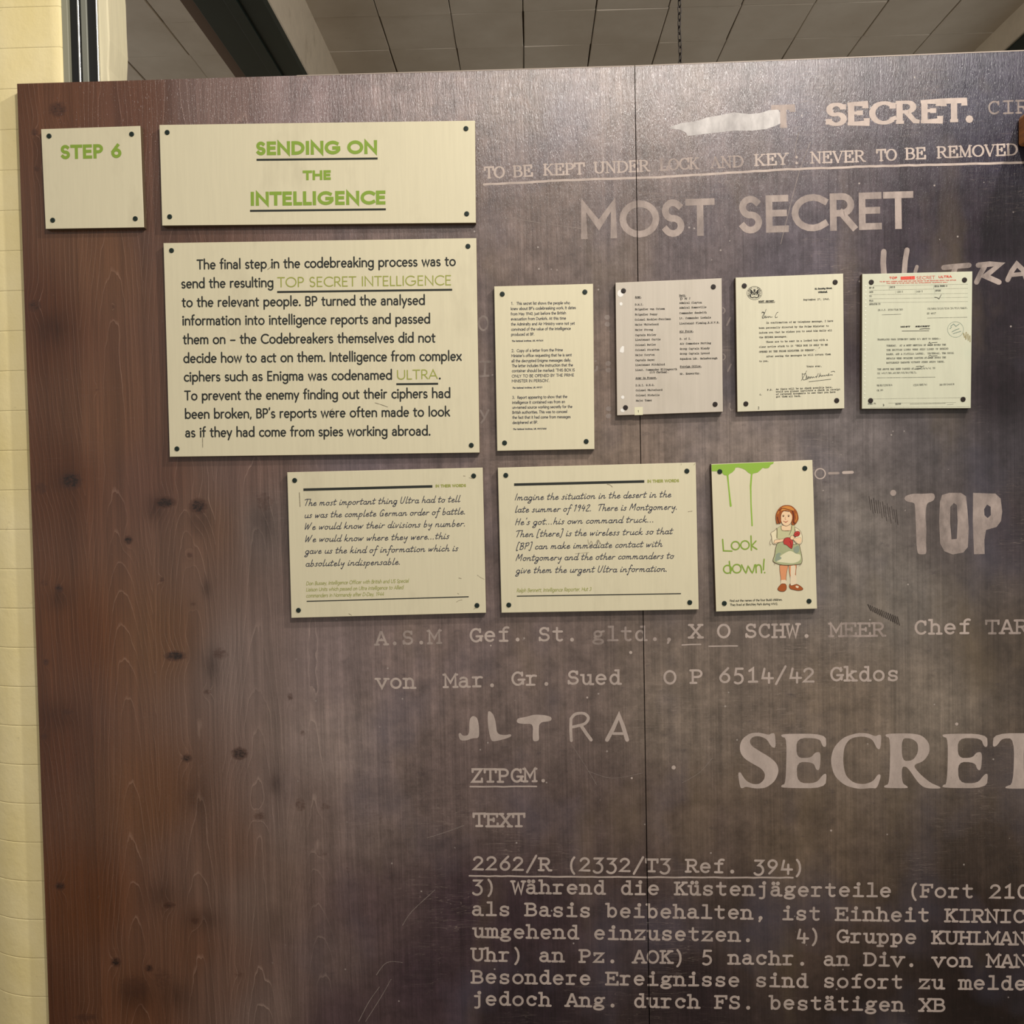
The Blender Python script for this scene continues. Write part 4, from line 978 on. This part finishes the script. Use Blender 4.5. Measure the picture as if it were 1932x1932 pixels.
gm = [plain('print_'+n, c, .6, spec=.2) for n, c in (('skin',(224,192,154)),('hair',(150,80,36)),('hair_light',(196,130,62)),('blouse',(218,206,172)),('apron',(186,182,140)),('skirt',(160,164,124)),('skirt_light',(208,202,168)),
      ('doll',(178,62,54)),('leg',(206,140,98)),('sock',(214,196,166)),('shoe',(156,82,40)),('outline',(78,50,36)),('blue_shade',(136,146,126)),('hair_dark',(92,44,30)),('lips',(176,96,74)),('doll_dark',(132,40,40)))]
SK,HR,HL,BL,AP,SKT,SKL,DO,LG,SO,SH,OU,BS,HD,LP,DD = range(16)
k = Ink(YF, gm)
def shp(t, mi, ol=None):
    k.lift += .00003; pts = smooth_pts(z.many(t)+z.many(t)[:1], 3)[:-1]; k.poly([pts], mi)
    if ol: k.lift += .00001; k.stroke(pts+pts[:1], z.d(ol), OU)
def ln(t, w, mi=OU): k.lift += .00002; k.stroke(smooth_pts(z.many(t), 3), z.d(w), mi)
shp('395,1320 540,1310 530,1420 515,1540 510,1660 425,1665 415,1540 398,1420', LG, 6); shp('420,1590 512,1590 510,1672 424,1672', SO)
shp('560,1310 695,1310 692,1420 690,1540 690,1680 600,1690 592,1560 570,1430', LG, 6); shp('592,1520 690,1500 690,1690 600,1695', SO); shp('600,1330 680,1330 670,1500 600,1520', SO)
shp('415,1670 440,1655 500,1660 520,1700 515,1760 470,1795 400,1790 360,1760 372,1720', SH, 6); shp('440,1690 490,1690 480,1710 440,1712', SO)
shp('580,1660 610,1690 700,1665 760,1690 815,1735 812,1765 740,1780 650,1765 590,1745 570,1700', SH, 6); shp('690,1690 740,1700 730,1735 690,1720', SO)
shp('340,640 300,690 235,730 250,800 260,900 300,940 420,910 480,860 460,820 350,830 345,740', BL, 6)
shp('670,620 760,680 800,760 808,860 790,920 730,940 650,860 690,800 680,700', BL, 6)
shp('430,600 610,590 615,680 440,680', SK); shp('350,650 425,600 440,680 590,685 600,590 665,600 650,760 560,830 350,830', AP, 6)
shp('350,920 460,890 640,940 740,930 775,1040 800,1160 795,1280 700,1305 540,1318 400,1305 290,1260 275,1215 305,1120 320,1010', SKT, 8)
shp('420,1140 520,1080 600,1060 700,1110 770,1130 760,1230 640,1280 480,1270 340,1250 380,1200', SKL)
shp('330,1120 380,1090 420,1110 390,1150 430,1190 350,1240 310,1230', BS); shp('420,960 520,960 540,1040 470,1090 420,1060', SKT); shp('650,1000 740,960 750,1060 700,1100 650,1060', BS)
shp('300,860 440,840 480,830 470,880 360,905 290,920', SK, 5); shp('690,830 770,810 790,880 740,930 680,880 600,820 640,800', SK, 5)
shp('460,860 500,820 570,815 620,850 640,900 620,1010 580,1000 520,950 470,930', DO, 6); shp('660,730 700,700 755,705 762,755 720,790 660,785', DO, 6)
ln('580,880 600,930 610,990', 10, DD); ln('680,760 720,740 740,770', 10, DD); shp('590,790 640,775 660,820 630,855 590,840', SK, 5)
shp('340,560 325,470 330,380 370,300 440,240 520,225 610,240 680,300 715,360 735,460 710,530 660,580 610,570 620,420 560,330 470,330 420,400 415,540 380,555', HR, 6)
shp('410,330 500,310 600,340 625,430 605,530 560,585 500,600 440,560 410,470 405,390', SK, 5)
shp('420,330 440,260 520,240 600,255 660,310 600,330 520,310', HL); ln('380,320 450,280 540,300 640,330', 12, HD); ln('630,340 650,430 640,520 670,560', 22, HD); ln('350,440 370,520 390,550', 16, HD); ln('690,380 700,460 680,520', 14, HL); ln('440,330 480,325 560,340', 10, HD); ln('360,380 380,340', 14, HL)
for x in (460, 556): k.lift += .00002; k.disc(z(x,424), z.d(15), OU, 10, z.d(12))
ln('442,408 460,402 480,408', 5); ln('538,406 556,400 576,408', 5); ln('500,440 490,475 510,482', 5, LP); ln('462,512 500,528 545,510', 9, LP); ln('480,520 505,538 530,520', 7, LP)
ln('345,640 350,740 345,830', 5); ln('615,600 600,690 570,760', 6); ln('240,840 215,900 220,945 240,930', 5); ln('300,1270 305,1310', 5); ln('740,1330 790,1300', 4); ln('420,600 440,680 590,685', 5)
finish(k, r, 'girl_illustration')['label'] = 'watercolour girl in a green pinafore hugging a red doll'

# ------------------------------------------------------------------ painted brick pier on the left
WALLP = N('cream_painted_brick')
wn = WALLP.ramp(WALLP.noise((5,5,3), 5, .6), .3, .75, 0, 1)
wc = WALLP.mix(wn, lin((240,225,178)), lin((228,209,146)))
wc = WALLP.mix(WALLP.ramp(WALLP.noise((40,40,60), 5, .7), .64, .74, 0, .4), wc, lin((160,146,108)))
WALLP.base(wc); WALLP.bump(WALLP.math('ADD', WALLP.noise((60,60,60), 5, .6), WALLP.noise((9,9,9), 2)), .35, .003); WALLP = WALLP.fin(.6, 0, .35)
YW = PLY+.004
xr = at_y(116,80,YW).x                    # right arris of the pier
xc = at_y(44,1000,YW).x                   # where the rounded corner starts
RAD = .17
def brick_mesh(h, seed):
    prof = [(xr, YW+.22), (xr, YW+.004), (xr-.004, YW)]
    n0 = 6
    for i in range(1, n0+1): prof.append((xr-.004+(xc-xr+.004)*i/n0, YW))
    for t in np.linspace(0, math.pi/2, 20)[1:]: prof.append((xc-RAD*math.sin(t), YW+RAD*(1-math.cos(t))))
    prof.append((xc-RAD, YW+.22)); rr = np.random.default_rng(seed)
    zs = [0, .0022, .006, h*.35, h*.65, h-.006, h-.0022, h]; off = [.00016,.00004,0,0,0,0,.00004,.00016]
    V = []; n = len(prof)
    for z_, o in zip(zs, off):
        for (x, y) in prof:
            ux = 1 if x >= xr-1e-6 else 0
            w = 0
            V.append((x-(o if ux else 0)+(o if x < xc-.12 else 0), min(y+o+w, YW+.22) if y < YW+.21 else y, z_))
    Fc = [(j*n+i+1, j*n+i, (j+1)*n+i, (j+1)*n+i+1) for j in range(len(zs)-1) for i in range(n-1)]
    Fc += [(j*n, j*n+n-1, (j+1)*n+n-1, (j+1)*n) for j in range(len(zs)-1)]
    Fc += [tuple(range(n)), tuple((len(zs)-1)*n+i for i in range(n-1,-1,-1))]
    me = mesh('brick', V, Fc, smooth=True); m_ = len(me.polygons)
    me.polygons[m_-1].use_smooth = False; me.polygons[m_-2].use_smooth = False
    return me
CEIL = EYE+1.985
wall = tag(empty('wall_left', ((xr+xc)/2, YW+.05, 0)), 'cream painted brick pier with a rounded corner', kind='structure')
bms = [brick_mesh(.0765, 100+s) for s in range(5)]
zb = at_y(40,1590,YW).z-.0765*9; k = 0
while zb > .08: zb -= .0765
while zb < CEIL:
    link('brick', bms[k % 5], WALLP, wall, (-wall.location.x, -wall.location.y, zb)); zb += .0765; k += 1
# dark framed glazing edge beside the pier
BLACK = plain('black_frame', (20,20,19), .35); GREYE = plain('grey_sealant', (140,138,118), .6); STEEL = plain('satin_steel', (196,196,192), .28, .9); GREYS = plain('grey_aluminium', (124,124,112), .5, .1)
TRIM = paint('cream_trim_paint', (222,212,178), .55)
win = tag(empty('window_1', (xr+.04, YW+.03, .0)), 'black and grey framed glazing edge beside the cream pier', kind='structure')
def strip(name, p0, p1, y0, y1, mat, round_=False):
    x0 = at_y(p0,78,y0).x; x1 = at_y(p1,78,y0).x; o = win.location
    bm = box_bm(bmesh.new(), x0-o.x, x1-o.x, y0-o.y, y1-o.y, .3, CEIL, .0012 if not round_ else (x1-x0)*.45, 1 if not round_ else 3)
    return link(name, bm_mesh(name, bm), mat, win)
strip('sealant_strip', 115, 129, YW+.004, YW+.09, GREYE)
strip('frame_profile', 128.5, 146.5, YW+.014, YW+.09, BLACK); strip('bead', 146, 150, YW+.008, YW+.05, STEEL, True)
strip('frame_profile', 149.5, 154, YW+.018, YW+.09, BLACK); strip('glazing_bar', 153.5, 165, YW+.010, YW+.09, GREYS)
strip('frame_profile', 164.5, 182, YW+.014, YW+.09, BLACK); strip('bead', 181.5, 184.5, YW+.008, YW+.05, STEEL, True); strip('frame_profile', 184, 188, YW+.018, YW+.09, BLACK)
# cream reveal with its uneven edge
o = empty('trim_1', (at_y(195,78,YW+.02).x, YW+.05, .3)); tag(o, 'cream painted reveal strip beside the black frame', kind='structure')
V = []; Fc = []; n = 60
for j in range(n+1):
    zz = .3+(CEIL-.3)*j/n; w = .0016*math.sin(j*1.3)+.0012*math.sin(j*2.9+1)
    a = at_y(187.5,78,YW+.016).x; b = at_y(204,78,YW+.016).x+w
    for x, y in ((a, YW+.016), (b-.002, YW+.016), (b, YW+.020), (b, YW+.10), (a, YW+.10)): V.append((x-o.location.x, y-o.location.y, zz-.3))
for j in range(n):
    for i in range(5): Fc.append((j*5+i, j*5+(i+1)%5, (j+1)*5+(i+1)%5, (j+1)*5+i))
Fc += [(4,3,2,1,0), tuple(n*5+i for i in range(5))]
link('reveal_strip', mesh('reveal_strip', V, Fc), TRIM, o)

# ------------------------------------------------------------------ ceiling of painted fibre tiles between steel beams
TILE = N('painted_ceiling_tile')
tn = TILE.ramp(TILE.noise((3,3,3), 5, .6), .3, .7, 0, 1)
tc = TILE.mix(tn, lin((214,204,190)), lin((196,184,168)))
tc = TILE.mix(TILE.ramp(TILE.noise((24,24,24), 5, .75), .66, .76, 0, .45), tc, lin((120,100,80)))
TILE.base(tc); TILE.bump(TILE.noise((180,180,180), 3, .6), .25, .001); TILE = TILE.fin(.75, 0, .3)
DARK = plain('ceiling_backing', (150,136,116), .9)
ceil_ = tag(empty('ceiling', (0, 2.6, CEIL)), 'pale ceiling of square painted tiles with dark joints', kind='structure')
box('backing', -3.2, 3.4, -3.6, 2.6, .030, .05, DARK, ceil_)
PITCH_T = .305
def tile_mesh(seed):
    rr = np.random.default_rng(seed); bm = bmesh.new()
    box_bm(bm, -.1500, .1500, -.1521, .1521, 0, .022, .0022, 1)
    for v in bm.verts: v.co.x += rr.normal(0, .0009); v.co.z += rr.normal(0, .0009)
    return bm_mesh('ceiling_tile', bm)
tms = [tile_mesh(s) for s in range(8)]
x_ref = at_z(987,0,CEIL).x; y_ref = at_z(780,31,CEIL).y
for j in range(-4, 6):
    for i in range(-9, 11):
        t = link('ceiling_tile', tms[(i*3+j*5) % 8], TILE, ceil_)
        t.location = (x_ref+(i+.5)*PITCH_T+random.uniform(-.0015,.0015), y_ref+(j+.5)*PITCH_T-2.6, .004+random.uniform(0,.003))
        t.rotation_euler = (random.uniform(-.004,.004), random.uniform(-.006,.006), random.uniform(-.004,.004))
box('plaster_field', -3.2, 3.4, -3.6, y_ref-4*PITCH_T-2.6, .010, .03, TILE, ceil_)
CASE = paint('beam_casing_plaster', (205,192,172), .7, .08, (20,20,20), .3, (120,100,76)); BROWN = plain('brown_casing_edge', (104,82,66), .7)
GREENB = N('dark_green_steel'); GREENB.base(GREENB.mix(GREENB.noise((20,20,20), 3), lin((14,26,22)), lin((24,38,34)))); GREENB = GREENB.fin(.5, 0, .4)
def beam(label, X1, hb, xs, side):
    root = tag(empty('steel_beam', (0, 2.6, EYE+hb)), label, 'beam')
    x0, x1 = min(X1), max(X1); y0, y1 = -2.5, 3.0
    box('casing', x0, x1, y0, y1, .012, CEIL-EYE-hb+.01, CASE, root, .004)
    for nm, a, b, z0, z1, m in xs: box(nm, a, b, y0, y1, z0, z1, m, root, .0015)
    return root
hb = 1.69; X = lambda px: at_z(px, 0, EYE+hb).x
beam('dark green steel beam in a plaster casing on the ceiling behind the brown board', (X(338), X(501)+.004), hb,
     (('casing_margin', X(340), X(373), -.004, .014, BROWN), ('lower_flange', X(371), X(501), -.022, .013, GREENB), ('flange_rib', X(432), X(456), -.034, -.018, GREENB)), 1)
xb = at_z(1841,96,CEIL).x
beam('dark green steel beam on the ceiling above the dark mural board', (xb, xb+.32), 1.86,
     (('lower_flange', xb+.012, xb+.31, -.10, .013, GREENB), ('flange_rib', xb+.12, xb+.16, -.112, -.096, GREENB)), -1)

# ------------------------------------------------------------------ chain the mural board hangs from
CH = plain('dark_chain_metal', (34,28,24), .45, .6)
pc = at_y(1283,118,.009)
chain = tag(empty('chain', (pc.x, pc.y, top_z(pc.x))), 'thin dark metal chain rising from the top edge of the mural board', 'chain')
def link_mesh():
    bm = bmesh.new(); n, m = 16, 6; R1, R2, r = .0030, .0062, .0011; rings = []
    for i in range(n):
        t = 2*math.pi*i/n; cxx, czz = R1*math.cos(t), R2*math.sin(t)+(.0016 if math.sin(t) > 0 else -.0016)
        nx, nz = math.cos(t), math.sin(t)
        rings.append([bm.verts.new((cxx+r*math.cos(a)*nx, r*math.sin(a), czz+r*math.cos(a)*nz)) for a in np.linspace(0, 2*math.pi, m, endpoint=False)])
    for i in range(n):
        a, b = rings[i], rings[(i+1) % n]
        for j in range(m): bm.faces.new((a[j], a[(j+1)%m], b[(j+1)%m], b[j]))
    bmesh.ops.recalc_face_normals(bm, faces=bm.faces); return bm_mesh('chain_link', bm, True)
lm = link_mesh(); zz = .004; k = 0
while zz < CEIL-chain.location.z-.002:
    c = link('chain_link', lm, CH, chain, (.0006*math.sin(k*.9), 0, zz)); c.rotation_euler = (0, random.uniform(-.08,.08), (k % 2)*math.pi/2+.5+random.uniform(-.25,.25))
    zz += .0124; k += 1
bm = bmesh.new(); box_bm(bm, -.006, .006, -.004, .004, -.004, .004, .001); link('eye_plate', bm_mesh('eye_plate', bm), CH, chain)
# ------------------------------------------------------------------ floor
FL = paint('grey_floor', (120,110,98), .6)
tag(box('floor', -2.6, 2.6, -3.2, 5.6, -.05, .02, FL), 'plain grey floor under the display boards', kind='structure')
WB = paint('cream_back_wall', (206,194,164), .7)
tag(box('wall_back', -3.2, 3.4, 5.2, 5.3, .0, CEIL+.04, WB), 'plain cream wall far behind the display boards', kind='structure')
